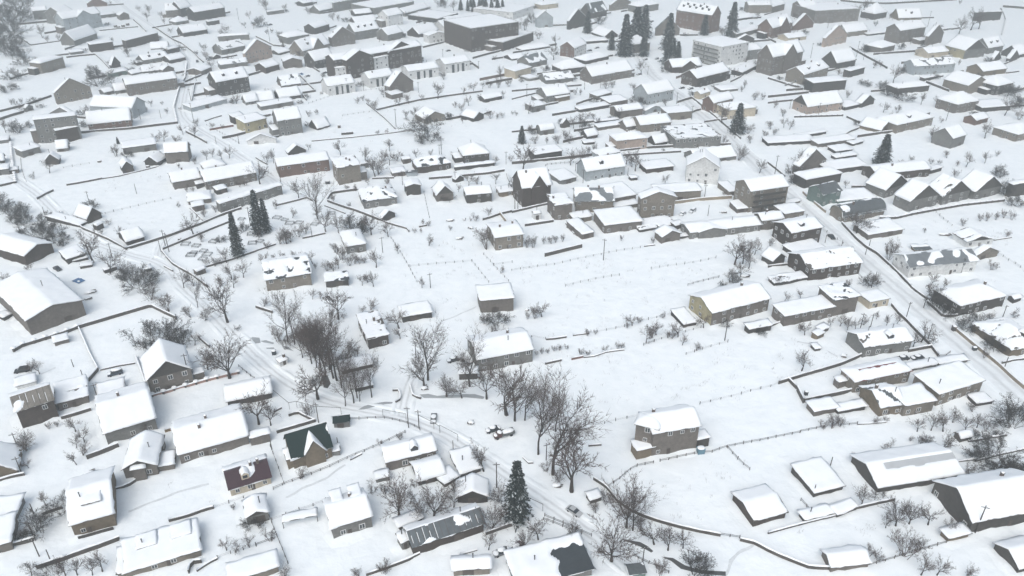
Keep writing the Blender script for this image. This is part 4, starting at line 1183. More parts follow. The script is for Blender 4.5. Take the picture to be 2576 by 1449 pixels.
# ------------------------------------------------------------------ trees
def rdir(r, d, ang):
    d = Vector(d).normalized(); a = d.orthogonal().normalized(); b = d.cross(a); t = r.uniform(0, 2*pi)
    return (d*cos(ang) + (a*cos(t)+b*sin(t))*sin(ang)).normalized()
def branch(r, segs, p, d, L, rad, lev, cfg):
    n = cfg['n'][lev]; k = cfg['k'][lev]; q = Vector(p); dd = Vector(d); pts = []
    for i in range(k):
        dd = (dd + Vector((r.gauss(0, 1), r.gauss(0, 1), r.gauss(0, 1)))*cfg['wob'] + Vector((0, 0, cfg['up'][lev]))).normalized()
        q2 = q + dd*(L/k); t0, t1 = i/k, (i+1)/k
        segs.append((tuple(q), tuple(q2), rad*(1-t0*.75), rad*(1-t1*.75), lev)); pts.append((q2.copy(), dd.copy(), t1, rad*(1-t1*.75))); q = q2
    if lev+1 >= len(cfg['n']): return
    m = cfg['n'][lev]
    for i in range(m):
        t = cfg['from'][lev] + (1-cfg['from'][lev])*(i+r.random())/m
        idx = min(k-1, int(t*k)); P, D, _, rr = pts[idx]
        base = P if idx == k-1 else P.lerp(pts[max(0, idx-1)][0], r.random()*.5)
        nd = rdir(r, D, r.uniform(*cfg['ang'][lev]))
        if cfg.get('out') and lev == 0: nd = (nd + Vector((nd.x, nd.y, 0))*cfg['out']).normalized()
        branch(r, segs, base, nd, L*cfg['len'][lev]*r.uniform(.65, 1.15)*(1.1-0.5*t if lev == 0 else 1), max(cfg['rmin'], rr*cfg['rr'][lev]), lev+1, cfg)
def norm_segs(segs):
    zs = sorted(s[1][2] for s in segs); k = 1.0/zs[int(len(zs)*.995)]
    return [(tuple(c*k for c in a), tuple(c*k for c in b), r0*k, r1*k, l) for a, b, r0, r1, l in segs]
CF = {
 'T': dict(n=[13, 10, 8, 6], k=[7, 5, 3, 2], wob=.06, up=[.05, .13, .10, .05], **{'from': [.26, .2, .15]}, ang=[(.5, .95), (.35, .8), (.4, .9)], len=[.80, .46, .46], rr=[.6, .55, .5], rmin=.0019, L=.60, r=.0165),
 'O': dict(n=[16, 10, 8, 5], k=[3, 6, 3, 2], wob=.05, up=[.0, .06, .04, .0], **{'from': [.35, .25, .15]}, ang=[(.15, 1.2), (.3, .75), (.4, .9)], len=[2.6, .38, .42], rr=[.55, .5, .55], rmin=.0036, L=.27, r=.032),
 'R': dict(n=[9, 9, 8, 5], k=[3, 5, 3, 2], wob=.09, up=[.0, .05, .03, .0], **{'from': [.45, .22, .15]}, ang=[(.45, 1.05), (.35, .9), (.4, 1.0)], len=[1.5, .5, .48], rr=[.62, .5, .55], rmin=.0042, L=.34, r=.030),
}
def make_tree(kind, seed):
    r = random.Random(seed); segs = []; cfg = CF[kind]
    if kind == 'T':
        nst = r.choice((1, 2, 3))
        branch(r, segs, (0, 0, 0), (r.uniform(-.05, .05), r.uniform(-.05, .05), 1), cfg['L']*1.1, cfg['r'], 0, cfg)
        for i in range(nst-1): branch(r, segs, (r.uniform(-.04, .04), r.uniform(-.04, .04), 0), (r.uniform(-.28, .28), r.uniform(-.28, .28), 1), cfg['L']*r.uniform(.75, 1), cfg['r']*.75, 0, cfg)
    else: branch(r, segs, (0, 0, 0), (r.uniform(-.15, .15), r.uniform(-.15, .15), 1), cfg['L'], cfg['r'], 0, cfg)
    segs = norm_segs(segs); a, b = MB(), MB()
    for p, q, r0, r1, l in segs:
        if l <= 1 and (l == 0 or kind == 'T'): a.tube(p, q, r0, r1, 5 if l == 0 else 4)
        elif l <= 1: a.tube(p, q, r0, r1, 4)
        else: b.tube(p, q, r0, r1*.7, 3)
    return a.mesh('trunk', [bark_m]), b.mesh('crown', [twig_m])
def make_shrub(seed, dense):
    r = random.Random(seed); segs = []
    cfg = dict(n=[6, 6, 5, 3] if not dense else [9, 7, 6, 3], k=[4, 3, 2, 1], wob=.10, up=[.04, .03, .02, 0], **{'from': [.3, .2, .2]}, ang=[(.3, .8), (.4, 1.0), (.4, 1.0)], len=[.5, .5, .5], rr=[.6, .6, .6], rmin=.0055)
    for i in range(9 if not dense else 14):
        t = r.uniform(0, 2*pi); lean = r.uniform(.08, .75 if not dense else 1.15); off = r.uniform(0, .18 if not dense else .4)
        branch(r, segs, (cos(t)*off, sin(t)*off, 0), (sin(lean)*cos(t), sin(lean)*sin(t), cos(lean)), r.uniform(.6, 1.0), .016, 0, cfg)
    segs = norm_segs(segs); b = MB()
    for p, q, r0, r1, l in segs: b.tube(p, q, r0, r1*.8, 3)
    return b.mesh('shrub', [bush_m if dense else twig_m])
def make_conifer(seed):
    r = random.Random(seed); a, b = MB(), MB(); a.tube((0, 0, -.02), (0, 0, .98), .018, .003, 6)
    tiers = 34
    for t in range(tiers):
        z = .06 + .93*t/tiers; L = (.20*(1 - z)**.85 + .014)*r.uniform(.8, 1.2); n = 11 if z < .7 else 7
        for i in range(n):
            an = 2*pi*(i+r.random()*.8)/n; l = L*r.uniform(.6, 1.2); dr = -.28*l + r.uniform(-.02, .01)
            px, py = cos(an), sin(an); m = 5
            for j in range(m):
                s = (j+.6)/m; cx, cy, cz = px*l*s, py*l*s, z + dr*s*s + .25*l*s*(1-s)
                for q in range(4):
                    w = .024*(1.15-s*.6)*r.uniform(.6, 1.4); u = Vector((r.gauss(0, 1), r.gauss(0, 1), r.gauss(0, .5))).normalized()*w; v = Vector((px*1.2, py*1.2, r.uniform(-.9, .2))).normalized()*w*1.5
                    c = Vector((cx, cy, cz)) + Vector((r.gauss(0, .008), r.gauss(0, .008), r.gauss(0, .006))); k = len(b.V)
                    b.V += [tuple(c-u), tuple(c+u), tuple(c+v)]; b.F.append((k, k+1, k+2)); b.M.append(1 if (r.random() < .13 and s > .3) else 0)
    return a.mesh('trunk', [bark_m]), b.mesh('crown', [needle_m, frost_m])
PT = {'T': [make_tree('T', s) for s in (1, 2, 3, 4)], 'R': [make_tree('R', s) for s in (11, 12, 13, 14, 15)],
      'O': [make_tree('O', s) for s in (41, 42)], 'C': [make_conifer(s) for s in (31, 32, 33)], 'S': [make_shrub(s, False) for s in (21, 22, 23, 24)], 'B': [make_shrub(s, True) for s in (25, 26, 27)]}
TN = {'T': ('tall_bare_tree', 'tree', 'tall bare tree'), 'R': ('bare_tree', 'tree', 'bare spreading tree'), 'O': ('bare_tree', 'tree', 'big round-crowned bare tree'), 'C': ('conifer', 'tree', 'dark conifer'),
      'S': ('shrub', 'shrub', 'thin leafless shrub'), 'B': ('bush', 'bush', 'dense twiggy bush')}
def trees():
    tile = None
    for line in TREES.strip().split('\n'):
        if line[0] == '#': tile = line[1:]; continue
        for rec in line.split(';'):
            k, u, v, hp = rec.split(); u, v, hp = float(u), float(v), float(hp)
            x, y = tg(tile, u, v); h = min(34, max(1.2, height_at(x, y, hp/SC)))
            nm, cat, desc = TN[k]; wsc = rnd.uniform(.85, 1.15); rz = rnd.uniform(0, 6.28)
            if k == 'R': wsc *= .95
            if k == 'B': h *= .92; wsc *= 1.15
            if k == 'C': wsc *= 1.7 if tile == '13' else .9 if tile[0] != '0' else 1.3
            if k in 'SB':
                desc = ('low ' if h < 2.6 else 'tall ' if h > 5.5 else '') + desc
                o = ob(nm, rnd.choice(PT[k]), None, (x, y, 0), rz, (h*wsc, h*wsc, h))
            else:
                desc = ('small ' if h < 5 and k != 'T' else 'very tall ' if h > 20 and k != 'T' else '') + desc
                o = ob(nm, None, None, (x, y, 0), rz, (h*wsc, h*wsc, h)); a, b = rnd.choice(PT[k])
                ob('trunk', a, o); ob('crown', b, o)
            thing(o, cat, desc, None, {'T': 'tall bare trees', 'R': 'bare garden trees', 'O': 'bare garden trees', 'C': 'dark conifers', 'S': 'leafless shrubs', 'B': 'dense bushes'}[k])
trees()
rr = random.Random(91); extra = [f for f in FOOT if 2.6 < scale_at(f[1]) < 6.2]; nb_ = 0
for f in extra:
    if rr.random() > .85: continue
    cx, cy, w_, d_, rz, h_ = f
    for q in range(rr.choice((1, 1, 2))):
        lx = rr.choice((-1, 1))*(w_/2 + rr.uniform(2, 6)) if rr.random() < .6 else rr.uniform(-.5, .5)*w_; ly = rr.uniform(-.7, .9)*d_ if abs(lx) > w_/2 else d_/2 + rr.uniform(2, 5)
        x, y = cx+lx*cos(rz)-ly*sin(rz), cy+lx*sin(rz)+ly*cos(rz)
        if any(((x-g[0])*cos(g[4])+(y-g[1])*sin(g[4])) ** 2 < (g[2]/2+1)**2 and (-(x-g[0])*sin(g[4])+(y-g[1])*cos(g[4])) ** 2 < (g[3]/2+1)**2 for g in FOOT): continue
        if abs(x) > y*.7: continue
        k = rr.choice('BBR'); h = rr.uniform(2.2, 5) if k == 'B' else rr.uniform(4.5, 8); z = rr.uniform(0, 6.28)
        if k == 'B': o = ob('bush', rr.choice(PT['B']), None, (x, y, 0), z, (h*1.3, h*1.3, h)); thing(o, 'bush', 'dense twiggy bush', None, 'dense bushes')
        else:
            o = ob('bare_tree', None, None, (x, y, 0), z, (h, h, h)); a, b = rr.choice(PT['R']); ob('trunk', a, o); ob('crown', b, o); thing(o, 'tree', 'bare spreading tree', None, 'bare garden trees')
# ------------------------------------------------------------------ poles
_b = MB(); _b.box(-.95, .95, -.07, .07, -.07, .07); XARM = _b.mesh('crossarm', [pole_m])
_b = MB(); _b.tube((0, 0, -.5), (0, 0, 1), .17, .11, 7, 0, True); POLE = _b.mesh('pole', [pole_m])
_b = MB()
for x in (-.8, 0, .8): _b.tube((x, 0, .05), (x, 0, .28), .07, .05, 5, 0, True)
INSUL = _b.mesh('insulator', [frame_m])
tile = None
for line in POLES.strip().split('\n'):
    if line[0] == '#': tile = line[1:]; continue
    for rec in line.split(';'):
        u, v, hp = map(float, rec.split()); x, y = tg(tile, u, v); h = max(3, min(16, height_at(x, y, hp/SC)))
        o = ob('utility_pole', None, None, (x, y, 0), rnd.uniform(-.5, .5))
        fat = 1.0 if h < 8 else 1.15
        ob('shaft', POLE, o, (0, 0, 0), 0, (fat, fat, h))
        if h > 6:
            xa = ob('crossarm', XARM, o, (0, -.16, h-.5)); ob('insulator', INSUL, xa)
        thing(o, 'pole', 'short wooden post' if h < 5 else ('tall wooden pole' if h > 9.5 else 'wooden utility pole'), None, 'utility poles')
# ------------------------------------------------------------------ fences and walls
_b = MB(); _b.box(-.08, .08, -.08, .08, -.4, 1.0); POST = _b.mesh('post', [rail_m])
_b = MB(); _b.tube((0, 0, -.3), (0, 0, 1), .06, .06, 6); PIPE = _b.mesh('post', [pole_m])
_b = MB(); _b.box(-.3, .3, -.3, .3, -.4, 1.25); PIER = _b.mesh('pier', [fence_m])
_b = MB(); _b.blob((0, 0, 0), .55, .5, .38); PCAP = _b.mesh('snow_cap', [snow_m], True)
def resample(P, step):
    out = []; L = [0]
    for a, b in zip(P, P[1:]): L.append(L[-1] + (Vector(b)-Vector(a)).length)
    n = max(1, int(round(L[-1]/step)))
    for i in range(n+1):
        s = L[-1]*i/n; k = max(j for j in range(len(P)) if L[j] <= s+1e-6); k = min(k, len(P)-2)
        t = (s-L[k])/max(1e-6, L[k+1]-L[k]); out.append((P[k][0]+(P[k+1][0]-P[k][0])*t, P[k][1]+(P[k+1][1]-P[k][1])*t))
    return out
def strip(P, half, z0, z1, jz=0, seed=0, round_=False):
    b = MB(); n = len(P); ring = []
    for i, p in enumerate(P):
        a, c = P[max(0, i-1)], P[min(n-1, i+1)]; t = Vector((c[0]-a[0], c[1]-a[1])).normalized(); q = Vector((-t.y, t.x))
        j = jz*noise.noise(Vector((p[0]*.4, p[1]*.4, seed)))
        hw = half*(1 + (.35*noise.noise(Vector((p[0]*.5, p[1]*.5, 9))) if round_ else 0))
        prof = [(-hw, z0), (-hw, z1+j), (hw, z1+j), (hw, z0)] if not round_ else [(-hw, z0), (-hw*.95, z0+(z1-z0)*.6+j*.5), (-hw*.45, z1+j), (hw*.45, z1+j), (hw*.95, z0+(z1-z0)*.6+j*.5), (hw, z0)]
        for (o_, z) in prof: b.V.append((p[0]+q.x*o_, p[1]+q.y*o_, z))
    m = 4 if not round_ else 6
    for i in range(n-1):
        for k in range(m-1): b.F.append((i*m+k, i*m+k+1, (i+1)*m+k+1, (i+1)*m+k)); b.M.append(0)
    b.F.append(tuple(range(m))); b.M.append(0); b.F.append(tuple((n-1)*m+k for k in reversed(range(m)))); b.M.append(0)
    return b
tile = None; fi = 0
for line in FENCES.strip().split('\n'):
    if line[0] == '#': tile = line[1:]; continue
    t = line.split(); code = t[0]; nums = [float(x) for x in t[1:]]; fi += 1
    P = [tg(tile, nums[i], nums[i+1]) for i in range(0, len(nums), 2)]
    mid = P[len(P)//2]; Q = [(p[0]-mid[0], p[1]-mid[1]) for p in P]
    root = ob({'s': 'garden_wall', 'k': 'pier_wall', 'r': 'rail_fence', 'p': 'post_fence', 'g': 'gas_pipe'}[code[0]], None, None, (mid[0], mid[1], 0))
    s = code[1:]; hm = ''.join(c for c in s if c in '0123456789.'); mm = s[len(hm):]; hm = float(hm) if hm else 1.1
    if code[0] in 'sk':
        q = resample(Q, 1.6); m_ = fmats[mm] if mm else fence_m; hm *= .92
        ob('panel', strip(q, .14, -.3, hm, .18, fi).mesh('panel', [m_]), root)
        ob('snow_cap', strip(q, .24, hm-.06, hm+.24, .24, fi, True).mesh('snow_cap', [snow_m], True), root)
        desc = {'': 'dark board wall', 'pink': 'pink stone wall', 'red': 'red board wall', 'ochre': 'ochre board wall', 'tan': 'tan wall', 'brick': 'brown brick wall'}[mm]
        desc = ('low ' if hm < .9 else 'high ' if hm > 1.7 else '') + desc
        if code[0] == 'k' or mm == 'pink':
            for p in resample(Q, 3.4):
                pr = ob('pier', PIER, root, (p[0], p[1], 0), 0, (1, 1, hm)); ob('snow_cap', PCAP, pr, (0, 0, 1.25), 0, (1.6, 1.6, 1.4/hm))
            desc = 'wall with snow-capped piers' if code[0] == 'k' else desc
        thing(root, 'wall', desc, None, 'garden walls', proj(mid[0], mid[1], 0))
    elif code[0] in 'rp':
        q = resample(Q, 2.6 if code[0] == 'r' else 3.6)
        for i, p in enumerate(q[:95]):
            e = ob('post', POST, root, (p[0], p[1], 0), rnd.uniform(0, 1.5), (1, 1, rnd.uniform(.8, 1.25))); e.rotation_euler[0] = rnd.uniform(-.1, .1); e.rotation_euler[1] = rnd.uniform(-.1, .1)
        b = MB()
        for a, c in zip(q, q[1:]):
            if code[0] == 'r':
                for z in (.42, .82):
                    j = rnd.uniform(-.08, .08); b.tube((a[0], a[1], z+j), (c[0], c[1], z-j), .05, .05, 4)
            else:
                for z in (.35, .75): b.tube((a[0], a[1], z), (c[0], c[1], z), .022, .022, 3)
        ob('rail' if code[0] == 'r' else 'wire', b.mesh('rail', [rail_m]), root)
        thing(root, 'fence', 'wooden rail fence' if code[0] == 'r' else 'row of fence posts', None, 'field fences', proj(mid[0], mid[1], 0))
    else:
        b = MB()
        for a, c in zip(Q, Q[1:]): b.tube((a[0], a[1], 2.6), (c[0], c[1], 2.6), .07, .07, 5)
        ob('pipe', b.mesh('pipe', [pole_m]), root)
        for p in Q: ob('post', PIPE, root, (p[0], p[1], 0), 0, (1, 1, 2.6))
        thing(root, 'pipe', 'thin overhead gas pipe', None, 'gas pipes', proj(mid[0], mid[1], 0))
rr = random.Random(17)
for f in extra:
    if rr.random() > .66: continue
    cx, cy, w_, d_, rz, h_ = f; sgn = rr.choice((-1, 1)); L = rr.uniform(9, 20); x0 = sgn*(w_/2+.6); ly = -d_/2 + rr.choice((0, .5, 1))*d_
    q = [(x0, ly), (x0+sgn*L*.5, ly+rr.uniform(-.5, .5)), (x0+sgn*L, ly+rr.uniform(-.8, .8))]
    q = [(a*cos(rz)-c*sin(rz), a*sin(rz)+c*cos(rz)) for a, c in q]
    if any(((cx+a-g[0])*cos(g[4])+(cy+c-g[1])*sin(g[4])) ** 2 < (g[2]/2+.5)**2 and (-(cx+a-g[0])*sin(g[4])+(cy+c-g[1])*cos(g[4])) ** 2 < (g[3]/2+.5)**2 for a, c in resample(q, 2) for g in FOOT): continue
    mx_, my_ = cx+q[1][0], cy+q[1][1]; q = [(a-q[1][0], c-q[1][1]) for a, c in q]; hm = rr.uniform(1.1, 1.7)
    root = ob('garden_wall', None, None, (mx_, my_, 0)); q = resample(q, 1.6)
    ob('panel', strip(q, .14, -.3, hm, .18, L).mesh('panel', [fence_m]), root); ob('snow_cap', strip(q, .24, hm-.06, hm+.24, .24, L, True).mesh('snow_cap', [snow_m], True), root)
    thing(root, 'wall', 'short board wall', None, 'garden walls')
# ------------------------------------------------------------------ vehicles
CARS = """32 585 785 665 835 s silver 0 dusty silver saloon driving along the snowy lane
23 1410 708 1290 724 s dark 1 dark saloon with a snow-covered bonnet, parked beside another
23 1552 702 1448 716 s dark 1 dark estate parked nose to tail behind the other dark car
20 297 826 156 850 v black 0 shiny black people carrier in the yard by a small bare tree
20 1245 846 1076 888 v navy 2 navy van with a thick slab of snow on its roof
21 2436 1420 2330 1448 s dark 2 dark saloon buried in snow beside the old truck
21 1790 1304 1786 1340 s grey 1 little grey car facing out of the snowy lane
21 2022 722 1950 740 s dark 2 dark car half buried in the yard of the long grey block
10 548 1244 612 1282 s dark 0 dark car below the big dark lodge
12 1742 690 1690 728 s white 2 pale snowed-in car in the ochre house courtyard
12 1842 664 1786 700 v white 2 pale snowed-in van in the ochre house courtyard
13 612 918 666 966 s black 0 black car beside the three-storey dark timber house
01 476 750 418 752 s blue 1 bright blue car near the dark timber hotel
01 542 765 490 778 s grey 2 grey snowy car next to the bright blue one
01 716 730 660 746 s dark 1 dark car in front of the dark timber hotel
01 1964 508 1900 520 s dark 1 dark car parked before the museum
01 1940 1166 1974 1200 s grey 2 snowy grey car beside the cottage with porch canopy
01 655 922 660 956 s dark 2 dark car beside the first white villa
01 166 248 120 256 s dark 1 dark car on the white far meadow
00 1805 1080 1815 1120 s white 1 pale car driving on the winding lane
00 1974 604 1996 640 s black 0 black car where the lane bends
00 1838 500 1886 516 s white 1 pale car at the lane side under a fence
02 1740 884 1676 896 s black 1 first black car below the brown balcony chalet
02 1826 890 1766 902 s dark 2 snowier dark car below the brown balcony chalet
02 1904 1074 1946 1106 s dark 1 dark car by the pink roadside house
02 1486 584 1430 606 s dark 1 dark car under the conifers on the street
02 1510 606 1460 628 s grey 2 grey snowy car next to the dark one under conifers
02 1242 556 1180 584 v grey 2 snow-topped van among the big conifers
02 808 508 752 516 s dark 1 dark car beside the orange and white house
02 880 480 826 490 s grey 2 snowy car behind the orange and white house
02 1436 210 1380 228 s dark 1 dark car under the great red hotel
02 2440 236 2370 250 v white 2 snowed-in white van in the upper car park
02 2545 244 2495 258 s white 2 snowed-in white car in the upper car park
02 1372 594 1310 610 s dark 2 dark snow-topped car at the street bend
02 1312 744 1246 760 s dark 2 dark snow-topped car at the end of the long house
32 78 1150 14 1212 s maroon 1 maroon car parked by a bare bush at the bottom
31 2520 1204 2424 1236 s grey 2 grey car sunk in deep snow near the bottom edge"""
CCOL = {'silver': (.42, .43, .44), 'dark': (.035, .04, .045), 'black': (.014, .016, .018), 'navy': (.03, .045, .07), 'grey': (.16, .17, .18), 'white': (.6, .61, .62), 'blue': (.06, .2, .42), 'maroon': (.075, .02, .02)}
_b = MB()
for i in range(12):
    a0, a1 = 2*pi*i/12, 2*pi*(i+1)/12; n = len(_b.V)
    _b.V += [(.32*cos(a0), -.1, .32*sin(a0)), (.32*cos(a1), -.1, .32*sin(a1)), (.32*cos(a1), .1, .32*sin(a1)), (.32*cos(a0), .1, .32*sin(a0)), (0, -.1, 0), (0, .1, 0)]
    _b.F += [(n, n+1, n+2, n+3), (n+1, n, n+4), (n+3, n+2, n+5)]; _b.M += [0, 0, 0]
tyre_m = mat('tyre_rubber', (.02, .02, .02), .9); lamp_m = mat('headlamp_glass', (.55, .56, .56), .2, .05, spec=.6)
WHEEL = _b.mesh('wheel', [tyre_m])
_b = MB(); _b.box(-.16, .16, -.05, .05, -.08, .08); LAMP = _b.mesh('headlight', [lamp_m])
def loft(prof, w, taper, name, m, top):
    "extrude an x-z outline across the width, drawn in towards the roof; z above 'top' leans inward"
    V, F = [], []; n = len(prof)
    for s in (-1, 1):
        for (x, z) in prof: V.append((x, s*w/2*(1 - taper*max(0, z-top)), z))
    F.append(tuple(range(n))); F.append(tuple(reversed(range(n, 2*n))))
    for i in range(n): j = (i+1) % n; F.append((j, i, n+i, n+j))
    return mesh(name, V, F, [m])
def car(kind, colname, snow):
    root = bpy.data.objects.new('parked_car' if kind == 's' else 'parked_van', None); COL.objects.link(root)
    m = mat('paint_'+colname, CCOL[colname], .35, .12, .8, spec=.5)
    if kind == 's':
        body = [(-2.15, .28), (-2.2, .62), (-2.12, .86), (-1.3, .94), (.9, .93), (1.95, .78), (2.18, .6), (2.2, .3)]
        cab = [(-1.75, .9), (-1.05, 1.42), (.25, 1.43), (1.1, .9)]; rf = [(-1.12, 1.38), (-1.0, 1.46), (.2, 1.48), (.34, 1.38)]
    else:
        body = [(-2.3, .3), (-2.34, .9), (-2.28, 1.05), (1.1, 1.05), (2.05, .92), (2.28, .68), (2.3, .3)]
        cab = [(-2.2, 1.0), (-2.0, 1.75), (.5, 1.76), (1.45, 1.0)]; rf = [(-2.06, 1.70), (-1.9, 1.8), (.45, 1.81), (.62, 1.70)]
    ob('body', loft(body, 1.78, 0, 'body', m, 9), root); ob('window', loft(cab, 1.70, .35, 'window', glass_m, cab[0][1]), root)
    ob('car_roof', loft(rf, 1.46, .1, 'car_roof', m, rf[0][1]), root)
    for x in (-1.35, 1.38):
        for s in (-1, 1): ob('wheel', WHEEL, root, (x, s*.82, .32))
    for s in (-1, 1): ob('headlight', LAMP, root, (2.17, s*.62, .68), pi/2)
    if snow:
        b = MB(); zt = rf[-2][1]; t = .12 if snow == 1 else .38
        b.blob((.1 if kind == 's' else -.6, 0, zt-.04), 1.0 if kind == 's' else 1.6, .82, t+.06, 0, 14, 5)
        b.blob((1.55, 0, .80 if kind == 's' else .9), .75, .85, t*.8+.05, 0, 12, 4)
        if snow == 2: b.blob((-1.75, 0, .88), .5, .8, .3, 0, 12, 4)
        ob('snow_cover', b.mesh('snow_cover', [snow_m], True), root)
    return root
protos = {}
for line in CARS.strip().split('\n'):
    t = line.split(' ', 8); tile, (u0, v0, u1, v1), kind, coln, snow = t[0], map(float, t[1:5]), t[5], t[6], int(t[7]); label = t[8]
    a, b_ = Vector(tg(tile, u0, v0)), Vector(tg(tile, u1, v1)); c = (a+b_)/2; d = b_-a
    key = (kind, coln, snow)
    if key not in protos: o = protos[key] = car(*key)
    else:
        o = protos[key].copy(); COL.objects.link(o)
        for ch in protos[key].children:
            q = ch.copy(); COL.objects.link(q); q.parent = o
    o.location = (c.x, c.y, -.06); o.rotation_euler = (0, 0, atan2(d.y, d.x))
    thing(o, 'car' if kind == 's' else 'van', None, label, 'cars in the village')
# old flatbed truck
a, b_ = Vector(tg('21', 2587, 1462)), Vector(tg('21', 2399, 1512)); c = (a+b_)/2; d = b_-a
tr = ob('flatbed_truck', None, None, (c.x, c.y, 0), atan2(d.y, d.x))
tm = mat('paint_oldred', (.085, .046, .042), .75, .3, 1.5); gm = mat('paint_truckgrey', (.12, .13, .13), .6, .3, 1.5)
_b = MB(); _b.box(-3.1, .7, -1.05, 1.05, .85, 1.0); _b.box(-3.1, .7, -1.05, -.98, 1.0, 1.65); _b.box(-3.1, .7, .98, 1.05, 1.0, 1.65); _b.box(-3.1, -3.03, -.98, .98, 1.0, 1.65); _b.box(.63, .7, -.98, .98, 1.0, 2.0)
ob('cargo_bed', _b.mesh('cargo_bed', [gm]), tr)
ob('cab', loft([(.85, .55), (.85, 1.95), (1.9, 1.95), (2.25, 1.3), (3.05, 1.2), (3.15, .55)], 1.85, .15, 'cab', tm, 1.2), tr)
_b = MB(); _b.box(-3.0, 3.0, -.45, .45, .5, .8); ob('chassis', _b.mesh('chassis', [tyre_m]), tr)
for x in (-2.0, 2.3):
    for s in (-1, 1): ob('wheel', WHEEL, tr, (x, s*.85, .45), 0, (1.4, 1.4, 1.4))
_b = MB(); _b.blob((-1.2, 0, 1.5), 1.95, 1.0, .65, 0, 16, 5); _b.blob((1.35, 0, 1.9), .7, .85, .4, 0, 12, 4); _b.blob((2.6, 0, 1.18), .6, .85, .3, 0, 12, 4)
ob('snow_cover', _b.mesh('snow_cover', [snow_m], True), tr)
thing(tr, 'truck', None, 'old red flatbed truck heaped with snow beside a dark car')
# ------------------------------------------------------------------ graves, heaps, small things
GR = "10 1868 1010;10 1975 1028;10 1950 1098;10 2048 1080;10 2085 1115;10 2040 1162;10 2150 985;10 2290 955;10 2530 910;10 2540 1000;10 1925 1120;11 215 745;11 290 768;11 340 802;11 435 797;11 590 812;11 760 702;11 40 982;10 2430 760"
_b = MB()
for (x, y) in ((-1, -.8), (1, -.8), (1, .8), (-1, .8)): _b.tube((x, y, -.2), (x, y, .8), .05, .05, 4)
for z in (.35, .75):
    for (p, q) in (((-1, -.8), (1, -.8)), ((1, -.8), (1, .8)), ((1, .8), (-1, .8)), ((-1, .8), (-1, -.8))): _b.tube((p[0], p[1], z), (q[0], q[1], z), .06, .06, 4)
GRAVE = _b.mesh('grave_railing', [flue_m])
for rec in GR.split(';'):
    t, u, v = rec.split(); x, y = tg(t, float(u), float(v)); s = rnd.uniform(1.2, 1.9)
    o = ob('grave_railing', GRAVE, None, (x, y, 0), rnd.uniform(-.35, .15), (s, s, 1)); thing(o, 'grave railing', 'iron grave railing', None, 'grave railings in the cemetery')
wood_m = mat('cut_logs', (.10, .085, .07), .9, .4, 3)
def heap(tile, u, v, L, rz, label, nm='log_pile', n=16):
    x, y = tg(tile, u, v); root = ob(nm, None, None, (x, y, 0), rz); b = MB(); r = random.Random(int(u))
    for i in range(n):
        yy, zz = r.uniform(-.8, .8), .1 + r.random()*.7; t = r.uniform(-.25, .25); x0 = r.uniform(-.4, .1)*L
        b.tube((x0, yy, zz), (x0 + L*r.uniform(.3, .6), yy+t*2, zz+t*.3), .12, .1, 6, 0, True)
    ob('logs' if nm == 'log_pile' else 'boards', b.mesh('logs', [wood_m]), root); b = MB(); b.blob((0, 0, .55), L*.42, .9, .55, 0, 14, 4)
    ob('snow_cover', b.mesh('snow_cover', [snow_m], True), root); thing(root, 'log pile' if nm == 'log_pile' else 'scrap heap', None, label)
for a_ in (('20', 905, 52, 5, .4, 'long snowy log pile behind the broad brick hall'), ('20', 880, 112, 3, .2, 'shorter log pile tucked against the broad brick hall'),
           ('30', 905, 428, 3, .3, 'small dark log heap above the tan balcony house'), ('11', 1950, 772, 4.5, .2, 'log pile with a fallen stump on the white lane'),
           ('11', 2092, 765, 1.6, 0, 'stubby stack of logs beside the white lane'), ('11', 2160, 850, 3, -.4, 'toppled log stack near the plain tan house'),
           ('11', 2040, 955, 3.5, 0, 'flattened log scatter in the open white yard'), ('22', 150, 225, 1.6, 0, 'tiny log stack near a round bush'), ('21', 1690, 1015, 2.5, .3, 'stump pile under the tall riverside trees'),
           ('21', 2160, 1362, 2.5, -.2, 'fallen branches on the trampled clearing'), ('32', 445, 545, 3, .2, 'brushwood lying below the leaning bare tree'), ('23', 760, 690, 2, .1, 'log stubs in front of the grey house with maroon dormer')): heap(*a_)
heap('13', 1765, 915, 6, -.1, 'big snow-dusted scrap heap by the white gable house', 'scrap_heap', 30)
heap('12', 2340, 1335, 4, .1, 'scrap and planks between bare trees', 'scrap_heap', 22); heap('12', 2120, 690, 4, 0, 'jumble of beams under the four-storey ochre house', 'scrap_heap', 22)
tarp_m = mat('blue_tarpaulin', (.06, .15, .30), .5, .35, 1.2)
x, y = tg('10', 790, 1378); b = MB(); n = 7
for j in range(n):
    for i in range(n):
        b.V.append(((i/(n-1)-.5)*4.4 + .3*noise.noise(Vector((i, j, 0))), (j/(n-1)-.5)*3, .25+.5*abs(noise.noise(Vector((i*.4, j*.4, 2))))*min(i, n-1-i)*.5))
for j in range(n-1):
    for i in range(n-1): b.F.append((j*n+i, j*n+i+1, (j+1)*n+i+1, (j+1)*n+i)); b.M.append(0)
n0 = len(b.V)
for v_ in list(b.V): b.V.append((v_[0], v_[1], v_[2]-.06))
for f in list(b.F): b.F.append(tuple(n0+i for i in reversed(f))); b.M.append(0)
o = ob('tarpaulin', None, None, (x, y, 0), -.5); ob('sheet', b.mesh('tarpaulin', [tarp_m]), o)
b = MB(); b.blob((.9, -.5, .4), .6, .5, .4); ob('snow_patch', b.mesh('snow_patch', [snow_m], True), o); thing(o, 'tarpaulin', None, 'crumpled blue tarpaulin lying in the snow')
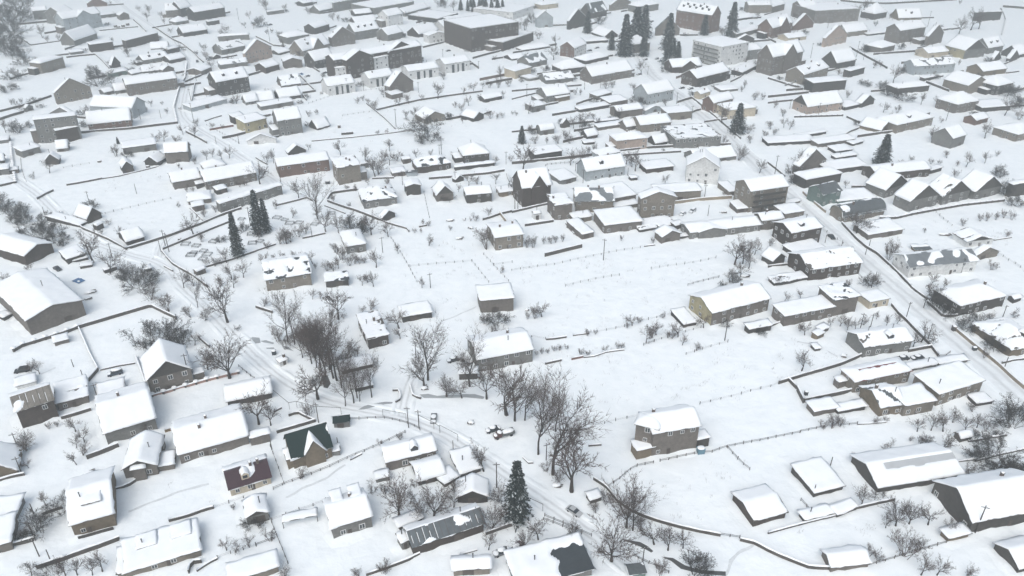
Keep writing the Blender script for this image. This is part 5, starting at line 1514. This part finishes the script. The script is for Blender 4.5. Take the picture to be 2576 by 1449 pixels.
def crate(tile, u, v, w, d, h, m, label, cat, nm, rz=.15):
    x, y = tg(tile, u, v); root = ob(nm, None, None, (x, y, 0), rz); b = MB(); b.box(-w/2, w/2, -d/2, d/2, -.2, h)
    for s in (-1, 1): b.box(-w/2-.04, w/2+.04, s*d/2-.05, s*d/2+.05, h-.15, h+.02)
    ob('body', b.mesh('body', [m]), root); b = MB(); b.blob((0, 0, h), w*.56, d*.58, .35, 0, 12, 4); ob('snow_cap', b.mesh('snow_cap', [snow_m], True), root); thing(root, cat, None, label)
crate('32', 1895, 208, 2.0, 1.6, 1.8, mat('blue_plastic', (.11, .20, .25), .6), 'blue water tank beside the turreted brick house', 'tank', 'water_tank')
crate('23', 1868, 425, 1.3, 1.3, 1.8, fence_m, 'stubby stone gatepost at the roadside turning', 'gatepost', 'stone_gatepost')
crate('23', 2075, 622, 1.3, 1.0, 1.2, black_m, 'black bin against the tan roadside wall', 'bin', 'rubbish_bin'); crate('23', 382, 1072, .9, .9, 1.3, black_m, 'black barrel inside the walled yard', 'barrel', 'barrel')
crate('21', 185, 665, 1.3, 1.2, 1.5, black_m, 'dark round drum above the white kiosk', 'drum', 'oil_drum'); crate('11', 722, 398, 2.2, 1.6, 1.6, black_m, 'dark covered bale beside the tall tan block', 'bale', 'covered_bale')
crate('10', 1002, 182, 1.7, 1.2, .9, wood_m, 'lone snowy crate in the upper white field', 'crate', 'wooden_crate'); crate('10', 1490, 238, 1.6, 1.2, 1.1, wood_m, 'brown crate near the steep little gable hut', 'crate', 'wooden_crate')
crate('10', 1808, 968, 1.2, 1.0, 1.0, wood_m, 'small crate on the lane beside the cemetery', 'crate', 'wooden_crate'); crate('01', 838, 1285, 1.7, 1.2, 1.7, wood_m, 'dark crate beside the half-buried shed', 'crate', 'wooden_crate')
for q, (u, v) in enumerate(((1165, 275), (1195, 285), (1240, 272), (1285, 255))):
    x, y = tg('00', u, v); root = ob('wrapped_bale', None, None, (x, y, 0)); b = MB(); b.tube((-1.3, 0, 1.0), (1.3, 0, 1.0), 1.2, 1.2, 10, 0, True); b.F.append(tuple(reversed(range(10)))); b.M.append(0)
    ob('bale', b.mesh('bale', [deck_m]), root); b = MB(); b.blob((0, 0, 1.9), 1.3, 1.0, .6, 0, 10, 3); ob('snow_cap', b.mesh('snow_cap', [snow_m], True), root)
    thing(root, 'bale', None, ('first', 'second', 'third', 'last')[q] + ' of four dark bales lined up beside the blue gabled inn', 'dark bales')
x, y = tg('31', 450, 900); o = ob('pergola', None, None, (x, y, 0), .28); b = MB()
for (px_, py_) in ((-4.2, -1.2), (4.2, -1.2), (4.2, 1.4), (-4.2, 1.4)): b.tube((px_, py_, -.3), (px_, py_, 2.1), .1, .09, 5)
for (p_, q_) in (((-4.3, -1.2, 2.1), (4.3, -1.2, 2.1)), ((-4.3, 1.4, 2.1), (4.3, 1.4, 2.1)), ((-4.2, -1.2, 2.1), (-4.2, 1.4, 2.1)), ((4.2, -1.2, 2.1), (4.2, 1.4, 2.1))): b.tube(p_, q_, .1, .1, 5)
ob('frame', b.mesh('frame', [pole_m]), o); ob('snow_cover', snow_mesh('l', 8.4, 2.4, 2.1, lambda a, c: 0, .1, .5, 5, None, .3, .05), o, (0, .1, 0)); thing(o, 'pergola', None, 'low snow-covered pergola frame beside the small grey cottage')
# ------------------------------------------------------------------ ground, roads, stream
def snow_ground(name, base, dark, road=False):
    m = bpy.data.materials.new(name); m.use_nodes = True; nt = m.node_tree; N, L = nt.nodes, nt.links; b = N['Principled BSDF']
    b.inputs['Roughness'].default_value = .8; b.inputs['Specular IOR Level'].default_value = .2
    g = N.new('ShaderNodeNewGeometry')
    def nz(s, d): 
        n = N.new('ShaderNodeTexNoise'); n.inputs['Scale'].default_value = s; n.inputs['Detail'].default_value = d; L.new(g.outputs['Position'], n.inputs['Vector']); return n.outputs['Fac']
    def mth(op, a, c):
        n = N.new('ShaderNodeMath'); n.operation = op
        for i, q in enumerate((a, c)):
            if isinstance(q, (int, float)): n.inputs[i].default_value = q
            else: L.new(q, n.inputs[i])
        return n.outputs[0]
    big, mid, fine = nz(.035, 5), nz(.25, 6), nz(1.3, 5)
    hsum = mth('ADD', mth('MULTIPLY', big, 3.0), mth('ADD', mth('MULTIPLY', mid, .8), mth('MULTIPLY', fine, .06)))
    f = mth('ADD', mth('MULTIPLY', mid, .8), mth('MULTIPLY', fine, .2))
    mr = N.new('ShaderNodeMapRange'); mr.inputs[1].default_value = .35; mr.inputs[2].default_value = .6; L.new(f, mr.inputs[0])
    mx = N.new('ShaderNodeMix'); mx.data_type = 'RGBA'; mx.inputs[6].default_value = dark+(1,); mx.inputs[7].default_value = base+(1,); L.new(mr.outputs[0], mx.inputs[0]); out = mx.outputs[2]
    if road:
        uv = N.new('ShaderNodeUVMap'); sp = N.new('ShaderNodeSeparateXYZ'); L.new(uv.outputs[0], sp.inputs[0])
        a = mth('ABSOLUTE', mth('SUBTRACT', mth('ADD', sp.outputs[0], mth('MULTIPLY', mth('SUBTRACT', mid, .5), .18)), .5), 0)
        band = mth('ABSOLUTE', mth('SUBTRACT', a, .17), 0)
        mr2 = N.new('ShaderNodeMapRange'); mr2.inputs[1].default_value = .02; mr2.inputs[2].default_value = .11; mr2.inputs[3].default_value = 1; mr2.inputs[4].default_value = 0; L.new(band, mr2.inputs[0])
        mx2 = N.new('ShaderNodeMix'); mx2.data_type = 'RGBA'; mx2.inputs[7].default_value = (.56, .575, .58, 1); L.new(mth('MULTIPLY', mr2.outputs[0], mth('MULTIPLY', mid, 1.3)), mx2.inputs[0]); L.new(out, mx2.inputs[6]); out = mx2.outputs[2]
    L.new(out, b.inputs['Base Color'])
    bp = N.new('ShaderNodeBump'); bp.inputs['Strength'].default_value = .6; bp.inputs['Distance'].default_value = .8; L.new(hsum, bp.inputs['Height']); L.new(bp.outputs[0], b.inputs['Normal'])
    return m
gm_ = snow_ground('field_snow', (.865, .89, .90), (.82, .85, .865)); rm_ = snow_ground('packed_road_snow', (.80, .82, .83), (.71, .73, .74), True)
gs = [-4000, -1500, -700] + [i*100-600 for i in range(1, 12)] + [700, 1500, 4000]
V, F = [], []; ys = [-400, -100] + [i*60 for i in range(0, 22)] + [1600, 3000, 6000]
for y in ys:
    for x in gs: V.append((x, y, 0))
for j in range(len(ys)-1):
    for i in range(len(gs)-1): n = len(gs); F.append((j*n+i, j*n+i+1, (j+1)*n+i+1, (j+1)*n+i))
o = ob('ground', mesh('ground', V, F, [gm_])); o['kind'] = 'structure'
rm2_ = snow_ground('lane_snow', (.85, .872, .885), (.80, .825, .84), True)
path_m = mat('trodden_snow', (.66, .68, .69), .8, .12, 1.5, bump=.5)
ROADS = ["1600 130 1640 190 1715 245 1790 310 1880 390 1960 470 2060 560 2140 630 2220 695 2300 765 2400 850 2500 935 2640 1055|10.5",
 "270 -15 330 30 400 75 440 100 470 150 478 190 465 240 458 290 490 320 560 360 620 405 680 440 720 470|6.5",
 "0 425 90 485 150 545 240 615 320 640 400 655 440 695 480 740 540 790 590 850 640 900 700 950 760 990 850 1022 980 1042 1080 1072 1170 1125 1260 1185 1340 1245 1430 1300 1500 1350 1560 1400 1640 1470|5.6",
 "400 650 410 600 480 570 560 535 640 500 700 475|4.5", "1010 1045 1018 990 1040 930 1075 880|5"]
BANK = MB()
for rec in ROADS:
    a, wd = rec.split('|'); n = [float(q) for q in a.split()]; wd = float(wd); P = [tg('ov', n[i], n[i+1]) for i in range(0, len(n), 2)]; P = resample(P, 5)
    for _ in range(4): P = [P[0]] + [((P[i-1][0]+2*P[i][0]+P[i+1][0])/4, (P[i-1][1]+2*P[i][1]+P[i+1][1])/4) for i in range(1, len(P)-1)] + [P[-1]]
    V, F, UV = [], [], []; z = .004*(1+ROADS.index(rec))
    for i, p in enumerate(P):
        q0, q1 = P[max(0, i-1)], P[min(len(P)-1, i+1)]; t = Vector((q1[0]-q0[0], q1[1]-q0[1])).normalized(); nn = Vector((-t.y, t.x))
        for u in (0, 1):
            k = wd/2*(1+.15*noise.noise(Vector((p[0]*.1, p[1]*.1, u))))*(1 if u else -1); V.append((p[0]+nn.x*k, p[1]+nn.y*k, z))
    for i in range(len(P)-1): F.append((2*i, 2*i+1, 2*i+3, 2*i+2))
    for u in (0, 1):   # ploughed banks
        Q = resample([(V[2*i+u][0], V[2*i+u][1]) for i in range(len(P))], 1.5); n0 = len(BANK.V); gap = 0
        for i, p in enumerate(Q):
            q0, q1 = Q[max(0, i-1)], Q[min(len(Q)-1, i+1)]; t = Vector((q1[0]-q0[0], q1[1]-q0[1])).normalized(); nn = Vector((-t.y, t.x))*(1 if u else -1)
            hh = .42*max(0.03, .5 + 1.2*noise.noise(Vector((p[0]*.13, p[1]*.13, u))) + .5*noise.noise(Vector((p[0]*.6, p[1]*.6, u))))
            for off, zz in ((-.5, -.02), (0, hh*.8), (.5, hh), (1.3, -.03)): BANK.V.append((p[0]+nn.x*off, p[1]+nn.y*off, zz))
        for i in range(len(Q)-1):
            for k in range(3): BANK.F.append((n0+i*4+k, n0+i*4+k+1, n0+i*4+5+k, n0+i*4+4+k)); BANK.M.append(0)
    me = mesh('road', V, F, [rm_ if ROADS.index(rec) == 0 else rm2_]); uvl = me.uv_layers.new(name='UVMap')
    for lp in me.loops: uvl.data[lp.index].uv = (lp.vertex_index % 2, lp.vertex_index//2*.1)
    o = ob('road', me); o['kind'] = 'structure'
o = ob('snow_bank', BANK.mesh('snow_bank', [gm_], True)); o['kind'] = 'stuff'
for rec in ("21 1870 335 2050 262 2230 182", "32 2150 1446 2205 1290 2300 1200 2440 1135", "31 300 660 480 560 700 470 900 330", "30 1290 800 1500 720 1800 600 2100 520", "23 700 690 540 600 430 560 300 540", "20 560 800 420 860 300 900"):
    t = rec.split(); n = [float(q) for q in t[1:]]; P = resample([tg(t[0], n[i], n[i+1]) for i in range(0, len(n), 2)], 1.2); V, F = [], []
    for i, p in enumerate(P):
        q0, q1 = P[max(0, i-1)], P[min(len(P)-1, i+1)]; tt = Vector((q1[0]-q0[0], q1[1]-q0[1])).normalized(); j = .35*noise.noise(Vector((p[0]*.3, p[1]*.3, 1))); k = .38*(1+.5*noise.noise(Vector((p[0], p[1], 5))))
        V += [(p[0]-tt.y*(j-k), p[1]+tt.x*(j-k), .03), (p[0]-tt.y*(j+k), p[1]+tt.x*(j+k), .03)]
    for i in range(len(P)-1): F.append((2*i, 2*i+1, 2*i+3, 2*i+2))
    o = ob('path', mesh('path', V, F, [path_m])); o['kind'] = 'structure'
ice_m = mat('stream_ice', (.33, .345, .355), .35, .25, .25, spec=.4); mud_m = mat('dark_stream_water', (.07, .07, .068), .3, .4, .4, spec=.5)
STREAM = ["21 i 1030 1222 1090 1185 1180 1160 1300 1143 1400 1146 1402 1158 1300 1167 1180 1195 1090 1220", "21 i 1645 1070 1730 1063 1820 1083 1950 1075 2080 1066 2200 1066 2300 1093 2285 1115 2100 1098 1900 1108 1690 1105",
 "21 w 660 880 720 878 752 960 722 1008 680 1000", "21 i 40 532 100 524 185 550 172 562 80 546", "21 i 100 600 180 597 188 612 110 611", "21 i 260 575 330 597 382 635 300 612",
 "32 w 1100 1082 1180 1090 1290 1108 1370 1152 1422 1200 1402 1214 1320 1168 1200 1118", "32 w 1500 1255 1620 1268 1740 1342 1900 1392 2150 1404 2150 1450 1900 1426 1700 1378 1600 1298", "20 i 2470 525 2540 492 2610 500 2620 550 2540 562"]
for k, rec in enumerate(STREAM):
    t = rec.split(); n = [float(q) for q in t[2:]]; P = [tg(t[0], n[i], n[i+1]) for i in range(0, len(n), 2)]
    o = ob('stream', mesh('stream', [(p[0], p[1], .034) for p in P], [tuple(range(len(P)))], [ice_m if t[1] == 'i' else mud_m])); o['kind'] = 'structure'
b = MB()
for k, (cx, cy, w_, d_, rz, h_) in enumerate(FOOT):
    if scale_at(cy) < 3.6: continue
    W, D = w_/2, d_/2; P = []
    for (x0, y0, x1, y1, nx_, ny_) in ((-W, -D, W, -D, 0, -1), (W, -D, W, D, 1, 0), (W, D, -W, D, 0, 1), (-W, D, -W, -D, -1, 0)):
        m = max(2, int(((x1-x0)**2+(y1-y0)**2)**.5/1.6))
        for i in range(m): P.append((x0+(x1-x0)*i/m, y0+(y1-y0)*i/m, nx_ + (x0 if i == 0 else 0)/W*(i == 0), ny_ + (y0 if i == 0 else 0)/D*(i == 0)))
    n0 = len(b.V); c, s_ = cos(rz), sin(rz); hm = min(.75, h_*.28)
    for (x, y, ax, ay) in P:
        l = max(1, (ax*ax+ay*ay)**.5); ax, ay = ax/l*1.2, ay/l*1.2
        q = noise.noise(Vector((x*.3+k*5, y*.3, k))); hd = hm*max(.06, .45+1.1*q)
        for (off, z) in ((-.1, hd), (.35, hd*.85), (1.1+.5*q, hd*.35), (2.2+q, -.03)):
            X, Y = x+ax*off, y+ay*off; b.V.append((cx+X*c-Y*s_, cy+X*s_+Y*c, z))
    m = len(P)
    for i in range(m):
        j = (i+1) % m
        for r_ in range(3): b.F.append((n0+i*4+r_, n0+i*4+r_+1, n0+j*4+r_+1, n0+j*4+r_)); b.M.append(0)
o = ob('snow_drifts', b.mesh('snow_drifts', [gm_], True)); o['kind'] = 'stuff'
dry_m = mat('dry_stalks', (.14, .12, .10), .9, .3)
b = MB(); r = random.Random(3)
for (t, u0, u1, v0, v1, n) in (('22', 300, 2500, 0, 1150, 330), ('12', 100, 2100, 1150, 1440, 160), ('11', 1500, 2400, 880, 1400, 90), ('21', 1700, 2500, 100, 700, 50), ('32', 1100, 2500, 300, 900, 60), ('23', 0, 700, 400, 900, 60), ('30', 1100, 2200, 500, 900, 30), ('10', 1000, 1900, 300, 900, 60), ('01', 700, 2400, 1050, 1440, 90), ('33', 300, 1500, 900, 1200, 40), ('13', 1500, 2500, 780, 1400, 90)):
    for _ in range(n):
        u, v = r.uniform(u0, u1), r.uniform(v0, v1)
        if noise.noise(Vector((u*.004, v*.008, int(t)))) < -.05: continue
        x, y = tg(t, u, v)
        if any((x-f[0])**2+(y-f[1])**2 < (f[2]+f[3])**2*.3 for f in FOOT): continue
        for q in range(r.randint(2, 6)):
            a = r.uniform(0, 6.28); l = r.uniform(.25, .9); px_, py_ = x+r.gauss(0, .5), y+r.gauss(0, .5)
            b.tube((px_, py_, -.1), (px_+cos(a)*l*.4, py_+sin(a)*l*.4, l), .03, .012, 3)
o = ob('dry_grass', b.mesh('dry_grass', [dry_m])); o['kind'] = 'stuff'
# ------------------------------------------------------------------ labels
def rel(px, py, A):
    dx, dy = px - A[0], py - A[1]
    if abs(dx) > 1.25*abs(dy): return 'left of' if dx < 0 else 'right of'
    return 'behind' if dy < 0 else 'in front of'
groups = {}
cuts = [a[2].split(' with ')[0] for a in houses]
houses = [(a[0], a[1], c if cuts.count(c) == 1 and not any(x is not a and x[2].startswith(c) for x in houses) else a[2]) for a, c in zip(houses, cuts)]
for rec in THINGS:
    o, px, py, desc, label = rec
    if label: o['label'] = label; continue
    A = min(houses, key=lambda a: (a[0]-px)**2 + (1.6*(a[1]-py))**2)
    groups.setdefault((desc, rel(px, py, A), A[2]), []).append((px, py, o, A))
def fit(t):
    w_ = t.split()
    while len(w_) > 16:
        for q in ('twiggy', 'leafless', 'spreading', 'wooden', 'dense', 'small', 'bare', 'board', 'the'):
            if q in w_: w_.remove(q); break
        else: w_ = w_[:16]
    return ' '.join(w_)
ORD = ['first', 'second', 'third', 'fourth', 'fifth', 'sixth', 'seventh', 'eighth', 'ninth', 'tenth', 'eleventh', 'twelfth']
for (desc, rl, short), L in groups.items():
    if len(L) == 1: L[0][2]['label'] = f'{desc} {rl} the {short}'; continue
    L.sort(key=lambda a: (a[0]-a[3][0])**2 + (1.6*(a[1]-a[3][1]))**2)
    for i, (px, py, o, A) in enumerate(L):
        o['label'] = fit(f'nearest {desc} {rl} the {short}' if i == 0 else f'{ORD[min(i, 11)]} nearest {desc} {rl} the {short}')
# ------------------------------------------------------------------ air
hz = bpy.data.materials.new('haze_air'); hz.use_nodes = True; nt = hz.node_tree; nt.nodes.remove(nt.nodes['Principled BSDF'])
pv = nt.nodes.new('ShaderNodeVolumePrincipled'); pv.inputs['Color'].default_value = (.84, .905, .92, 1); pv.inputs['Density'].default_value = .0006; pv.inputs['Anisotropy'].default_value = 0.0
nt.links.new(pv.outputs[0], nt.nodes['Material Output'].inputs['Volume'])
b = MB(); b.box(-5000, 5000, -600, 7000, -1.5, 158); o = ob('haze', b.mesh('haze', [hz])); o['kind'] = 'stuff'
# ------------------------------------------------------------------ light
w = bpy.data.worlds.new('World'); sc.world = w; w.use_nodes = True; nt = w.node_tree; bg = nt.nodes['Background']
sky = nt.nodes.new('ShaderNodeTexSky'); sky.sky_type = 'NISHITA'; sky.sun_disc = False; sky.sun_elevation = R(52); sky.sun_rotation = R(200); sky.air_density = 1.0; sky.dust_density = 3.0; sky.ozone_density = 0.2
hs = nt.nodes.new('ShaderNodeHueSaturation'); hs.inputs['Saturation'].default_value = .72
hs.inputs['Hue'].default_value = .488; nt.links.new(sky.outputs[0], hs.inputs['Color']); nt.links.new(hs.outputs[0], bg.inputs['Color']); bg.inputs['Strength'].default_value = .15
sl = bpy.data.lights.new('sun', 'SUN'); sl.energy = 1.25; sl.angle = R(60); sl.color = (.93, 1.0, .975)
so_ = ob('sun', sl); so_.rotation_euler = (R(90-52), 0, R(-20))
sc.view_settings.view_transform = 'Standard'; sc.view_settings.look = 'None'; sc.view_settings.exposure = 0.34; sc.view_settings.gamma = 1.0
sc.cycles.use_denoising = True; sc.cycles.volume_bounces = 0; sc.cycles.max_bounces = 5; sc.cycles.diffuse_bounces = 3
